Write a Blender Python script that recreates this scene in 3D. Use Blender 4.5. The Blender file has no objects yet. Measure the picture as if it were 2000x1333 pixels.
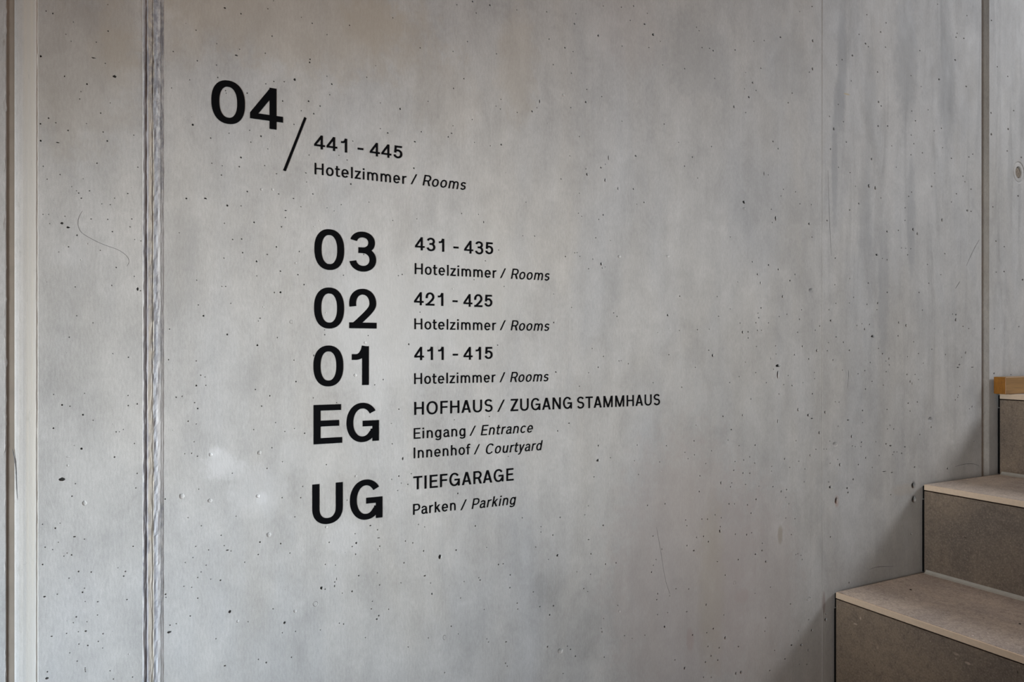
import bpy, bmesh, math, random
import numpy as np
from mathutils import Vector, noise as mnoise
from mathutils.geometry import delaunay_2d_cdt

scene = bpy.context.scene
COL = scene.collection
R = random.Random(7)

# ------------------------------------------------------------------ camera, world, lights, exposure
cam_data = bpy.data.cameras.new('camera')
cam = bpy.data.objects.new('camera', cam_data); COL.objects.link(cam)
cam.location = (0.0, -1.0, 1.427)                       # one metre from the concrete wall (the wall face is y = 0)
cam.rotation_euler = (math.radians(90), 0, math.radians(-27.653))
cam_data.sensor_width = 36.0
cam_data.lens = 36.0 * 1440.9 / 2000.0
cam_data.shift_y = 15.5 / 2000.0
cam_data.clip_start = 0.02
scene.camera = cam

vs = scene.view_settings
vs.view_transform = 'Standard'; vs.look = 'None'; vs.gamma = 1.0; vs.use_curve_mapping = False
vs.exposure = 0.0

world = bpy.data.worlds.new('world'); scene.world = world
world.use_nodes = True
bg = world.node_tree.nodes['Background']
bg.inputs[0].default_value = (0.74, 0.94, 1.04, 1); bg.inputs[1].default_value = 0.082

def area(name, loc, target, sx, sy, power, color, spread=180):
    d = bpy.data.lights.new(name, 'AREA'); d.shape = 'RECTANGLE'; d.size = sx; d.size_y = sy
    d.energy = power; d.color = color; d.spread = math.radians(spread)
    o = bpy.data.objects.new(name, d); COL.objects.link(o); o.location = loc
    o.rotation_euler = (Vector(target) - Vector(loc)).to_track_quat('-Z', 'Y').to_euler()
    return o
# added daylight beams at left, windows unseen: one low, one at eye height
area('low_fill_beam', (-1.6, -1.3, 0.9), (-0.1, 0.0, 0.85), 0.5, 0.6, 2.0, (0.74, 0.87, 1.0), 25)
area('left_fill_beam', (-1.2, -0.9, 1.25), (0.6, 0.0, 1.45), 0.5, 0.6, 3.9, (0.94, 0.98, 1.0), 40)
# the window / lamp at the head of the stairs, high up on the right: this one throws the step shadows
area('stairhead_light', (4.4, -1.7, 3.35), (1.4, 0.0, 0.85), 1.1, 1.1, 31.5, (0.93, 0.95, 1.0), 100)
# added overhead fill near the wall that brightens the treads; no such fixture seen
area('tread_fill_light', (1.75, -0.36, 3.3), (1.75, -0.36, 0.0), 1.4, 0.12, 0.82, (1.0, 0.95, 0.92), 42)
# warm ceiling lamp of the stairwell
area('ceiling_lamp', (0.1, -1.3, 3.2), (0.1, -0.6, 0.0), 0.8, 0.8, 9.0, (1.0, 0.50, 0.22))

# ------------------------------------------------------------------ helpers
def link(name, me, mat=None, parent=None):
    o = bpy.data.objects.new(name, me); COL.objects.link(o)
    if mat:
        for m in (mat if isinstance(mat, (list, tuple)) else [mat]): me.materials.append(m)
    if parent: o.parent = parent
    return o
def mesh(name, verts, faces, mat=None, parent=None, midx=None):
    me = bpy.data.meshes.new(name); me.from_pydata([tuple(v) for v in verts], [], faces)
    if midx: me.polygons.foreach_set('material_index', midx)
    me.validate(); me.update()
    return link(name, me, mat, parent)
def from_bm(name, bm, mat=None, parent=None):
    bmesh.ops.recalc_face_normals(bm, faces=bm.faces)
    me = bpy.data.meshes.new(name); bm.to_mesh(me); bm.free()
    return link(name, me, mat, parent)
def empty(name, loc):
    o = bpy.data.objects.new(name, None); COL.objects.link(o); o.location = loc; o.empty_display_size = 0.05
    return o
def tag(o, label=None, cat=None, group=None, kind=None):
    for k, v in (('label', label), ('category', cat), ('group', group), ('kind', kind)):
        if v: o[k] = v
    return o
def box_bm(x0, x1, y0, y1, z0, z1, bevel=0.0, seg=2):
    bm = bmesh.new(); bmesh.ops.create_cube(bm, size=1.0)
    for v in bm.verts:
        v.co = ((x0 + x1) / 2 + v.co.x * (x1 - x0), (y0 + y1) / 2 + v.co.y * (y1 - y0), (z0 + z1) / 2 + v.co.z * (z1 - z0))
    if bevel: bmesh.ops.bevel(bm, geom=bm.edges[:], offset=bevel, segments=seg, profile=0.5, affect='EDGES')
    return bm

# ------------------------------------------------------------------ node helper
class NT:
    def __init__(s, name, rough=0.8, spec=0.3):
        s.m = bpy.data.materials.new(name); s.m.use_nodes = True; s.t = s.m.node_tree; s.n = s.t.nodes
        s.b = s.n['Principled BSDF']; s.b.inputs['Roughness'].default_value = rough
        s.b.inputs['Specular IOR Level'].default_value = spec
        s.co = s.n.new('ShaderNodeTexCoord').outputs['Object']
    def l(s, a, b): s.t.links.new(a, b)
    def put(s, sock, v):
        if isinstance(v, bpy.types.NodeSocket): s.l(v, sock)
        else: sock.default_value = v
    def math(s, op, a, b=None, c=None, clamp=False):
        n = s.n.new('ShaderNodeMath'); n.operation = op; n.use_clamp = clamp
        for i, v in enumerate((a, b, c)):
            if v is not None: s.put(n.inputs[i], v)
        return n.outputs[0]
    def mapping(s, scale=(1, 1, 1), loc=(0, 0, 0), vec=None):
        n = s.n.new('ShaderNodeMapping'); s.put(n.inputs['Vector'], vec or s.co)
        n.inputs['Scale'].default_value = scale; n.inputs['Location'].default_value = loc
        return n.outputs[0]
    def noise(s, scale, detail=3, rough=0.55, stretch=(1, 1, 1), loc=(0, 0, 0), dist=0.0):
        n = s.n.new('ShaderNodeTexNoise'); s.l(s.mapping(stretch, loc), n.inputs['Vector'])
        n.inputs['Scale'].default_value = scale; n.inputs['Detail'].default_value = detail
        n.inputs['Roughness'].default_value = rough; n.inputs['Distortion'].default_value = dist
        return n.outputs[0]
    def vor(s, scale, stretch=(1, 1, 1), rand=1.0):
        n = s.n.new('ShaderNodeTexVoronoi'); s.l(s.mapping(stretch), n.inputs['Vector'])
        n.inputs['Scale'].default_value = scale; n.inputs['Randomness'].default_value = rand
        return n.outputs['Distance'], n.outputs['Color']
    def rng(s, v, a, b, c=0.0, d=1.0, smooth=False):
        n = s.n.new('ShaderNodeMapRange'); n.clamp = True
        if smooth: n.interpolation_type = 'SMOOTHSTEP'
        s.put(n.inputs['Value'], v)
        for k, x in zip(('From Min', 'From Max', 'To Min', 'To Max'), (a, b, c, d)): s.put(n.inputs[k], x)
        return n.outputs[0]
    def mix(s, fac, a, b, blend='MIX'):
        n = s.n.new('ShaderNodeMix'); n.data_type = 'RGBA'; n.blend_type = blend; n.clamp_factor = True
        s.put(n.inputs[0], fac)
        for i, v in ((6, a), (7, b)):
            s.put(n.inputs[i], (*v, 1) if isinstance(v, tuple) and len(v) == 3 else v)
        return n.outputs[2]
    def sep(s):
        n = s.n.new('ShaderNodeSeparateXYZ'); s.l(s.co, n.inputs[0]); return n.outputs
    def ramp(s, fac, stops):
        n = s.n.new('ShaderNodeValToRGB'); s.put(n.inputs[0], fac); e = n.color_ramp.elements
        while len(e) < len(stops): e.new(0.5)
        for q, (p, c) in zip(e, stops): q.position = p; q.color = (*c, 1)
        return n.outputs[0]
    def bump(s, h, strength=0.3, dist=0.001, normal=None):
        n = s.n.new('ShaderNodeBump'); n.inputs['Strength'].default_value = strength; n.inputs['Distance'].default_value = dist
        s.l(h, n.inputs['Height'])
        if normal is not None: s.l(normal, n.inputs['Normal'])
        return n.outputs[0]
    def done(s, col, normal=None, rough=None):
        s.put(s.b.inputs['Base Color'], (*col, 1) if isinstance(col, tuple) else col)
        if normal is not None: s.l(normal, s.b.inputs['Normal'])
        if rough is not None: s.put(s.b.inputs['Roughness'], rough)
        return s.m

RUNS = [      # line, text, left, right, baseline height, cap height (m), style
    ('04', '04', 0.0958, 0.1836, 1.7145, 0.0537, 'b'),
    ('441', '441 - 445', 0.2241, 0.3480, 1.6960, 0.0188, 'n'),
    ('H4', 'Hotelzimmer', 0.2247, 0.3539, 1.6616, 0.0155, 'r'),
    ('H4', '/', 0.3604, 0.3703, 1.6623, 0.0151, 'r'),
    ('H4', 'Rooms', 0.3786, 0.4475, 1.6625, 0.0155, 'i'),
    ('03', '03', 0.2244, 0.3097, 1.5348, 0.0537, 'b'),
    ('431', '431 - 435', 0.3670, 0.4915, 1.5688, 0.0189, 'n'),
    ('H3', 'Hotelzimmer', 0.3666, 0.4969, 1.5343, 0.0157, 'r'),
    ('H3', '/', 0.5034, 0.5131, 1.5345, 0.0152, 'r'),
    ('H3', 'Rooms', 0.5219, 0.5912, 1.5344, 0.0157, 'i'),
    ('02', '02', 0.2240, 0.3103, 1.4554, 0.0540, 'b'),
    ('421', '421 - 425', 0.3656, 0.4901, 1.4897, 0.0188, 'n'),
    ('H2', 'Hotelzimmer', 0.3660, 0.4963, 1.4552, 0.0155, 'r'),
    ('H2', '/', 0.5029, 0.5128, 1.4554, 0.0152, 'r'),
    ('H2', 'Rooms', 0.5215, 0.5907, 1.4554, 0.0155, 'i'),
    ('01', '01', 0.2231, 0.2992, 1.3770, 0.0538, 'b'),
    ('411', '411 - 415', 0.3659, 0.4906, 1.4109, 0.0191, 'n'),
    ('H1', 'Hotelzimmer', 0.3657, 0.4953, 1.3766, 0.0156, 'r'),
    ('H1', '/', 0.5025, 0.5121, 1.3763, 0.0153, 'r'),
    ('H1', 'Rooms', 0.5205, 0.5894, 1.3762, 0.0156, 'i'),
    ('EG', 'EG', 0.2233, 0.3136, 1.2988, 0.0529, 'b'),
    ('HOF', 'HOFHAUS', 0.3658, 0.4905, 1.3324, 0.0187, 'c'),
    ('HOF', '/', 0.4986, 0.5112, 1.3316, 0.0182, 'r'),
    ('HOF', 'ZUGANG', 0.5211, 0.6318, 1.3317, 0.0187, 'c'),
    ('HOF', 'STAMMHAUS', 0.6415, 0.8093, 1.3312, 0.0187, 'c'),
    ('EIN', 'Eingang', 0.3650, 0.4457, 1.2982, 0.0154, 'r'),
    ('EIN', '/', 0.4526, 0.4627, 1.2977, 0.0148, 'r'),
    ('EIN', 'Entrance', 0.4709, 0.5612, 1.2974, 0.0154, 'i'),
    ('INN', 'Innenhof', 0.3650, 0.4535, 1.2704, 0.0154, 'r'),
    ('INN', '/', 0.4596, 0.4695, 1.2697, 0.0149, 'r'),
    ('INN', 'Courtyard', 0.4782, 0.5779, 1.2688, 0.0154, 'i'),
    ('UG', 'UG', 0.2217, 0.3187, 1.1909, 0.0542, 'b'),
    ('TIE', 'TIEFGARAGE', 0.3643, 0.5266, 1.2255, 0.0190, 'c'),
    ('PAR', 'Parken', 0.3641, 0.4301, 1.1896, 0.0154, 'r'),
    ('PAR', '/', 0.4378, 0.4480, 1.1886, 0.0153, 'r'),
    ('PAR', 'Parking', 0.4560, 0.5307, 1.1887, 0.0154, 'i'),
]
SIGNS = [
    ('04', 'floor_number', 'big black 04 at upper left, highest of the large floor numbers', 'large black floor codes'),
    ('441', 'room_range', 'black room range 441 - 445 beside the long slanted line', 'black room number ranges'),
    ('H4', 'room_caption', 'black caption Hotelzimmer / Rooms under 441 - 445', 'black bilingual captions'),
    ('03', 'floor_number', 'big black 03 left of room range 431 - 435', 'large black floor codes'),
    ('431', 'room_range', 'black room range 431 - 435 right of the big 03', 'black room number ranges'),
    ('H3', 'room_caption', 'black caption Hotelzimmer / Rooms under 431 - 435', 'black bilingual captions'),
    ('02', 'floor_number', 'big black 02 left of room range 421 - 425', 'large black floor codes'),
    ('421', 'room_range', 'black room range 421 - 425 right of the big 02', 'black room number ranges'),
    ('H2', 'room_caption', 'black caption Hotelzimmer / Rooms under 421 - 425', 'black bilingual captions'),
    ('01', 'floor_number', 'big black 01 left of room range 411 - 415', 'large black floor codes'),
    ('411', 'room_range', 'black room range 411 - 415 right of the big 01', 'black room number ranges'),
    ('H1', 'room_caption', 'black caption Hotelzimmer / Rooms under 411 - 415', 'black bilingual captions'),
    ('EG', 'floor_code', 'big black letters EG beside HOFHAUS / ZUGANG STAMMHAUS', 'large black floor codes'),
    ('HOF', 'destination_line', 'black capitals HOFHAUS / ZUGANG STAMMHAUS, the longest line on the wall', 'black capital headings'),
    ('EIN', 'destination_caption', 'black caption Eingang / Entrance right of the big EG', 'black bilingual captions'),
    ('INN', 'destination_caption', 'black caption Innenhof / Courtyard under Eingang / Entrance', 'black bilingual captions'),
    ('UG', 'floor_code', 'big black letters UG, lowest of the large floor codes', 'large black floor codes'),
    ('TIE', 'destination_line', 'black capitals TIEFGARAGE right of the big UG', 'black capital headings'),
    ('PAR', 'destination_caption', 'black caption Parken / Parking under TIEFGARAGE, the lowest text line', 'black bilingual captions'),
]
# ------------------------------------------------------------------ materials
# stains and smears on the concrete, plus broad patches with light painted in: x, z, half width, half height (m), colour, strength, edge raggedness
STAINS_AND_LIGHT = [
    (0.2151, 1.8661, 0.2249, 0.0821, (0.34, 0.29, 0.22), 0.36, 1.60),  # warm lamp light over the upper left, painted into the colour
    (-0.0504, 1.7514, 0.0724, 0.1197, (0.34, 0.29, 0.22), 0.26, 1.60),  # same warm light painted in at the left edge
    (0.3287, 1.4573, 0.1125, 0.1153, (0.5, 0.5, 0.49), 0.45, 1.50),  # pale pool of light painted around the middle lettering
    (0.4636, 1.5202, 0.1011, 0.1146, (0.5, 0.5, 0.48), 0.30, 1.60),  # second painted light patch, beside the upper room lines
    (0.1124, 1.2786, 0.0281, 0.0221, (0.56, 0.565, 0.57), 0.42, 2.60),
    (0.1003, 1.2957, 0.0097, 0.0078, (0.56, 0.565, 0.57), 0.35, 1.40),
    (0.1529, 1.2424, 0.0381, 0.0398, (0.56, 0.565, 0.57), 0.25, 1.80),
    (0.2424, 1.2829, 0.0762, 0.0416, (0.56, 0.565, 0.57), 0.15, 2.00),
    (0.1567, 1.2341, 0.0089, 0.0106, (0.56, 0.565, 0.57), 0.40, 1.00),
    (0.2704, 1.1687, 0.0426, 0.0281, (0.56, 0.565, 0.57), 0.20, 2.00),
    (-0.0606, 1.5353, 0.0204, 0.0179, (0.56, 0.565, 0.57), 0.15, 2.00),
    (-0.0400, 1.8194, 0.0209, 0.0241, (0.25, 0.245, 0.24), 0.25, 2.50),
    (0.1372, 1.3888, 0.0250, 0.0264, (0.25, 0.245, 0.24), 0.22, 2.50),
    (0.0589, 1.5233, 0.0347, 0.0951, (0.25, 0.245, 0.24), 0.20, 1.80),
    (0.0647, 1.5808, 0.0175, 0.0763, (0.25, 0.245, 0.24), 0.15, 1.80),
    (0.3065, 1.8850, 0.0514, 0.0499, (0.34, 0.29, 0.22), 0.30, 1.60),
    (0.5328, 1.8611, 0.0401, 0.1022, (0.34, 0.29, 0.22), 0.28, 1.50),
    (0.4142, 1.7876, 0.0646, 0.0673, (0.34, 0.29, 0.22), 0.15, 1.60),
    (0.0589, 1.8212, 0.0347, 0.0570, (0.34, 0.29, 0.22), 0.22, 1.60),
    (-0.0081, 1.8077, 0.0270, 0.0551, (0.34, 0.29, 0.22), 0.25, 1.60),
    (-0.0108, 1.7766, 0.0323, 0.0367, (0.34, 0.29, 0.22), 0.15, 1.60),
    (1.2693, 2.0125, 0.0166, 0.1228, (0.225, 0.23, 0.235), 0.62, 1.10),
    (1.2618, 1.9141, 0.0195, 0.0613, (0.225, 0.23, 0.235), 0.62, 0.90),
    (1.4699, 2.0494, 0.0444, 0.1741, (0.225, 0.23, 0.235), 0.50, 1.30),
    (1.6122, 2.0076, 0.0371, 0.1814, (0.225, 0.23, 0.235), 0.42, 1.30),
    (1.2468, 1.7949, 0.0104, 0.1423, (0.225, 0.23, 0.235), 0.52, 1.10),
    (1.3387, 1.7010, 0.0284, 0.1464, (0.225, 0.23, 0.235), 0.36, 1.30),
    (1.4871, 1.7136, 0.0172, 0.1422, (0.225, 0.23, 0.235), 0.45, 1.10),
    (1.3949, 1.5568, 0.0196, 0.1809, (0.225, 0.23, 0.235), 0.38, 1.20),
    (1.3546, 1.9336, 0.0223, 0.1471, (0.225, 0.23, 0.235), 0.36, 1.20),
    (1.1183, 1.9749, 0.0685, 0.0877, (0.225, 0.23, 0.235), 0.28, 1.50),
    (0.8904, 1.9427, 0.0820, 0.0902, (0.225, 0.23, 0.235), 0.32, 1.60),
    (1.0966, 1.0756, 0.0081, 0.0213, (0.22, 0.195, 0.13), 0.60, 0.70),
    (1.2159, 0.9278, 0.0058, 0.0262, (0.19, 0.14, 0.13), 0.55, 0.50),
    (1.4940, 1.1355, 0.0087, 0.0099, (0.13, 0.13, 0.13), 0.75, 0.70),
    (1.4940, 1.1059, 0.0087, 0.0099, (0.11, 0.11, 0.11), 0.75, 0.80),
    (1.4614, 1.1285, 0.0441, 0.0152, (0.36, 0.33, 0.29), 0.60, 1.00),
    (1.2528, 1.1236, 0.0075, 0.0132, (0.33, 0.22, 0.18), 0.50, 0.80),
    (0.8764, 0.9175, 0.0104, 0.0233, (0.28, 0.2, 0.18), 0.45, 0.90),
    (0.9999, 0.9745, 0.0202, 0.0169, (0.36, 0.28, 0.26), 0.35, 1.40),
    (1.2830, 1.9389, 0.0107, 0.0021, (0.35, 0.27, 0.13), 0.80, 0.60),
    (1.1798, 1.5404, 0.0071, 0.0060, (0.2, 0.2, 0.2), 0.60, 0.60),
    (1.5539, 1.2731, 0.0090, 0.0067, (0.25, 0.25, 0.26), 0.50, 0.60),
    (0.8671, 1.0265, 0.1968, 0.2950, (0.36, 0.31, 0.29), 0.45, 1.20),  # pinkish lit tone at lower right, painted in as colour
    (1.0383, 0.9828, 0.1301, 0.2373, (0.36, 0.31, 0.29), 0.40, 1.20),  # more of the painted pink light, nearer the steps
    (0.9259, 0.9997, 0.0360, 0.1826, (0.33, 0.29, 0.21), 0.25, 1.40),
    (0.7460, 1.9588, 0.0844, 0.0770, (0.36, 0.31, 0.29), 0.18, 1.60),
    (1.8879, 1.8574, 0.0215, 0.0293, (0.42, 0.4, 0.37), 0.50, 0.30),
]
def concrete(name, base=(0.410, 0.405, 0.394), stains_and_light=True, streak=1.0, extra=None):
    k = NT(name, rough=0.62, spec=0.35)
    x, y, z = k.sep()
    cloud = k.noise(2.6, 5, 0.6, (1.2, 1, 0.75), (3.1, 0, 1.7), 0.4)
    mid = k.noise(9.0, 5, 0.62, (1.4, 1, 0.6), (0.4, 0, 2.2), 0.3)
    brush = k.noise(34.0, 4, 0.6, (3.2, 1, 0.10), (1, 0, 0))
    fine = k.noise(260.0, 3, 0.6, (1.6, 1, 0.5))
    grain = k.noise(900.0, 2, 0.6)
    dark = tuple(c * 0.72 for c in base); light = tuple(min(1, c * 1.19) for c in base)
    f = k.math('ADD', k.math('MULTIPLY', cloud, 0.55), k.math('MULTIPLY', mid, 0.45))
    col = k.mix(k.rng(f, 0.30, 0.70), dark, light)
    # warm and cool tints of the cement skin
    tint = k.noise(3.4, 4, 0.6, (1.6, 1, 0.6), (7.7, 0, 4.1), 0.5)
    col = k.mix(k.rng(tint, 0.42, 0.68, 0, 0.30), col, tuple(b * m for b, m in zip(base, (1.06, 0.99, 0.88))))
    tint2 = k.noise(4.2, 4, 0.6, (1.8, 1, 0.5), (2.3, 0, 9.4), 0.5)
    col = k.mix(k.rng(tint2, 0.45, 0.70, 0, 0.30), col, tuple(b * m for b, m in zip(base, (0.94, 1.0, 1.10))))
    blot = k.noise(22.0, 6, 0.68, (1.1, 1, 0.8), (6, 0, 1), 0.6)
    b1 = k.math('MULTIPLY', k.rng(brush, 0.25, 0.75, 0.955, 1.035), k.rng(blot, 0.28, 0.72, 0.88, 1.10))
    b2 = k.rng(fine, 0.2, 0.8, 0.87, 1.12)
    b3 = k.rng(grain, 0.2, 0.8, 0.89, 1.10)
    g = k.math('MULTIPLY', k.math('MULTIPLY', b1, b2), b3)
    if streak:   # run-off streaks on the right-hand part of the wall
        sn = k.noise(9.0, 6, 0.68, (2.2, 1, 0.26), (5.0, 0, 0.3), 0.9)
        amt = k.math('MULTIPLY', k.rng(x, 1.0, 1.45), k.rng(z, 1.05, 1.75, 0.25, 1.0))
        g = k.math('MULTIPLY', g, k.math('SUBTRACT', 1.0, k.math('MULTIPLY', k.rng(sn, 0.50, 0.64, 0, 0.20 * streak), amt)))
    # pin pores
    d, c = k.vor(150.0, (1, 1, 1))
    sc = k.n.new('ShaderNodeSeparateColor'); k.l(c, sc.inputs[0])
    rad = k.rng(sc.outputs[0], 0.80, 1.0, 0.0, 0.085)
    pin = k.rng(k.math('SUBTRACT', rad, d), 0.0, 0.03)
    patch = k.rng(k.noise(5.0, 2), 0.40, 0.62)
    pin = k.math('MULTIPLY', pin, patch)
    gg = k.n.new('ShaderNodeCombineColor')
    for i in range(3): k.l(g, gg.inputs[i])
    col = k.mix(1.0, col, gg.outputs[0], 'MULTIPLY')
    if stains_and_light:
        wob = k.noise(46.0, 6, 0.74, (1, 1, 0.8), (3, 0, 3)); wob2 = k.noise(40.0, 6, 0.74, (1, 1, 0.8), (8, 0, 5))
        wx = k.math('SUBTRACT', wob, 0.5); wz = k.math('SUBTRACT', wob2, 0.5)
        for (sx, sz, rx, rz, sc_, amt, rag) in STAINS_AND_LIGHT:
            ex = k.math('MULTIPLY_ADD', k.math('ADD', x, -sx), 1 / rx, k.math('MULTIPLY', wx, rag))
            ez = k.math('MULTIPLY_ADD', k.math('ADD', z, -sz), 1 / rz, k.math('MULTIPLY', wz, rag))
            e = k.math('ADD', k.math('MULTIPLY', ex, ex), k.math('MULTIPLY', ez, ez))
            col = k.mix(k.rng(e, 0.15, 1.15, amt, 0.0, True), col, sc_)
    if extra: col = extra(k, col, x, z)
    col = k.mix(k.math('MULTIPLY', pin, 0.8), col, (0.06, 0.06, 0.06))
    h = k.math('ADD', k.math('MULTIPLY', fine, 0.5), k.math('MULTIPLY', mid, 0.8))
    h = k.math('SUBTRACT', h, k.math('MULTIPLY', pin, 1.2))
    n = k.bump(h, 0.35, 0.0012)
    return k.done(col, n, k.rng(mid, 0.3, 0.7, 0.55, 0.75))

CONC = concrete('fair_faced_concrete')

def seam_extra(k, col, x, z):
    wob = k.noise(26.0, 5, 0.7, (1, 1, 0.35), (2, 0, 2), 0.6)
    xx = k.math('MULTIPLY_ADD', k.math('SUBTRACT', wob, 0.5), 0.006, x)
    t = k.rng(xx, 0.0185, 0.0415)
    band = k.ramp(t, [(0.0, (0.42, 0.41, 0.40)), (0.16, (0.30, 0.29, 0.31)), (0.24, (0.30, 0.29, 0.31)), (0.30, (0.43, 0.38, 0.31)),
                      (0.50, (0.42, 0.38, 0.32)), (0.55, (0.27, 0.28, 0.31)), (0.66, (0.34, 0.35, 0.38)), (0.74, (0.46, 0.45, 0.45)), (1.0, (0.44, 0.43, 0.42))])
    rough = k.noise(140.0, 5, 0.75, (1, 1, 0.5), (0, 0, 6))
    col = k.mix(0.80, col, band)
    m = k.rng(k.noise(7.0, 4, 0.6, (6.0, 1, 1.0)), 0.40, 0.60)
    return k.mix(k.math('MULTIPLY', m, k.rng(rough, 0.42, 0.58, 0, 0.75)), col, (0.17, 0.175, 0.20))
SEAM = concrete('rough_seam_concrete', stains_and_light=False, streak=0, extra=seam_extra)

def strip_extra(k, col, x, z):
    lines = k.noise(120.0, 3, 0.6, (2.0, 1, 0.02))
    cream = k.mix(k.rng(lines, 0.35, 0.65), (0.50, 0.47, 0.41), (0.44, 0.43, 0.41))
    col = k.mix(k.rng(x, -0.109, -0.097, 0.25, 0.85, True), col, cream)
    col = k.mix(k.rng(x, -0.0925, -0.0908, 0.0, 0.55, True), col, (0.60, 0.58, 0.54))
    grime = k.rng(k.noise(55.0, 5, 0.75, (1.4, 1, 0.5), (4, 0, 4), 0.5), 0.60, 0.72, 0, 0.55)
    return k.mix(grime, col, (0.27, 0.255, 0.23))
STRIP = concrete('moulded_strip_concrete', base=(0.44, 0.435, 0.43), stains_and_light=False, streak=0, extra=strip_extra)

def flat(name, color, rough=0.7, spec=0.3, var=0.12, scale=60, bump=0.0):
    k = NT(name, rough, spec)
    n = k.noise(scale, 4)
    col = k.mix(k.rng(n, 0.25, 0.75), tuple(c * (1 - var) for c in color), tuple(min(1, c * (1 + var)) for c in color))
    return k.done(col, k.bump(n, bump, 0.001) if bump else None)
SEALANT = flat('joint_sealant', (0.25, 0.218, 0.182), 0.75, 0.2, 0.12, 40)
VINYL = flat('black_vinyl', (0.0036, 0.0038, 0.0045), 0.6, 0.03, 0.05, 200)
GROUT = flat('grey_joint_silicone', (0.34, 0.335, 0.305), 0.6, 0.3, 0.08, 80)
NOSE = flat('polished_tile_edge', (0.58, 0.46, 0.345), 0.6, 0.3, 0.06, 180)
CORE = flat('stair_core_concrete', (0.10, 0.10, 0.10), 0.9, 0.1, 0.1, 20)
FLOORM = flat('stone_floor_tile', (0.12, 0.108, 0.098), 0.6, 0.3, 0.1, 30)
PLUGM = flat('brown_plug_mortar', (0.24, 0.205, 0.165), 0.9, 0.1, 0.45, 320, 0.6)
CRACKM = flat('hairline_grime', (0.15, 0.15, 0.15), 0.9, 0.1, 0.2, 90)

def stone(name, base, speck):
    k = NT(name, 0.62, 0.3)
    big = k.noise(6.0, 6, 0.66, (1, 1, 1), (2, 1, 0), 0.5)
    mid = k.noise(70.0, 6, 0.74, (1, 1, 1), (1, 0, 0), 0.5)
    fine = k.noise(330.0, 3, 0.7)
    lo = tuple(c * 0.72 for c in base); hi = tuple(c * m for c, m in zip(base, (1.20, 1.16, 1.05)))
    col = k.mix(k.rng(big, 0.34, 0.66), lo, hi)
    col = k.mix(k.rng(mid, 0.48, 0.66, 0, 0.55), col, tuple(c * 0.55 for c in base))
    col = k.mix(k.rng(fine, 0.52, 0.72, 0, 0.55), col, tuple(min(1, c * 1.75) for c in base))
    col = k.mix(k.rng(fine, 0.48, 0.30, 0, 0.50), col, tuple(c * 0.45 for c in base))
    # pale fossil flecks in drifts, dark pinholes
    clump = k.rng(k.noise(13.0, 4, 0.65, (1, 1, 1), (5, 5, 5)), 0.44, 0.62)
    for scale, stretch, thr, r in ((120.0, (1, 1, 0.6), 0.80, 0.30), (85.0, (1, 0.45, 1), 0.86, 0.24)):
        d, c = k.vor(scale, stretch); sc = k.n.new('ShaderNodeSeparateColor'); k.l(c, sc.inputs[0])
        rad = k.rng(sc.outputs[0], thr, 1.0, 0, r)
        col = k.mix(k.math('MULTIPLY', k.rng(k.math('SUBTRACT', rad, d), 0, 0.1, 0, speck), clump), col, tuple(min(1, q * 2.5) for q in base))
        rad2 = k.rng(sc.outputs[1], 0.88, 1.0, 0, 0.20)
        col = k.mix(k.rng(k.math('SUBTRACT', rad2, d), 0, 0.08, 0, 0.8), col, tuple(q * 0.2 for q in base))
    return k.done(col, k.bump(mid, 0.15, 0.0008), k.rng(mid, 0.3, 0.7, 0.5, 0.7))
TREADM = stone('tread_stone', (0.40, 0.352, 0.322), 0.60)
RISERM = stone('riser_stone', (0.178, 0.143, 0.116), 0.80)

def oak(name, end):
    k = NT(name, 0.42, 0.4)
    if end:
        w = k.noise(240.0, 4, 0.65, (1, 1, 1.0)); rings = k.noise(70.0, 3, 0.6, (1, 1.6, 0.7))
        col = k.mix(k.rng(rings, 0.3, 0.7), (0.205, 0.080, 0.008), (0.290, 0.118, 0.012))
        col = k.mix(k.rng(w, 0.5, 0.75, 0, 0.45), col, (0.12, 0.043, 0.005))
    else:
        g = k.noise(30.0, 5, 0.65, (0.22, 3.0, 3.0), (0, 0, 0), 1.2); w = k.noise(300.0, 3, 0.6, (0.08, 2, 2))
        col = k.mix(k.rng(g, 0.32, 0.68), (0.195, 0.100, 0.026), (0.310, 0.168, 0.048))
        col = k.mix(k.rng(w, 0.52, 0.75, 0, 0.30), col, (0.19, 0.095, 0.03))
    return k.done(col)
FOAM = flat('black_edge_foam', (0.007, 0.007, 0.007), 0.95, 0.05, 0.2, 200)
CRUMB = flat('dark_crumb', (0.02, 0.018, 0.016), 0.8, 0.2, 0.2, 500)
OAK = oak('oiled_oak', False); OAKEND = oak('oak_end_grain', True)
STRIP2 = concrete('groove_concrete', base=(0.36, 0.345, 0.32), stains_and_light=False, streak=0)
ANCHOR = (1.8922, 1.8494, 0.0248, 0.0269)
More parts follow.
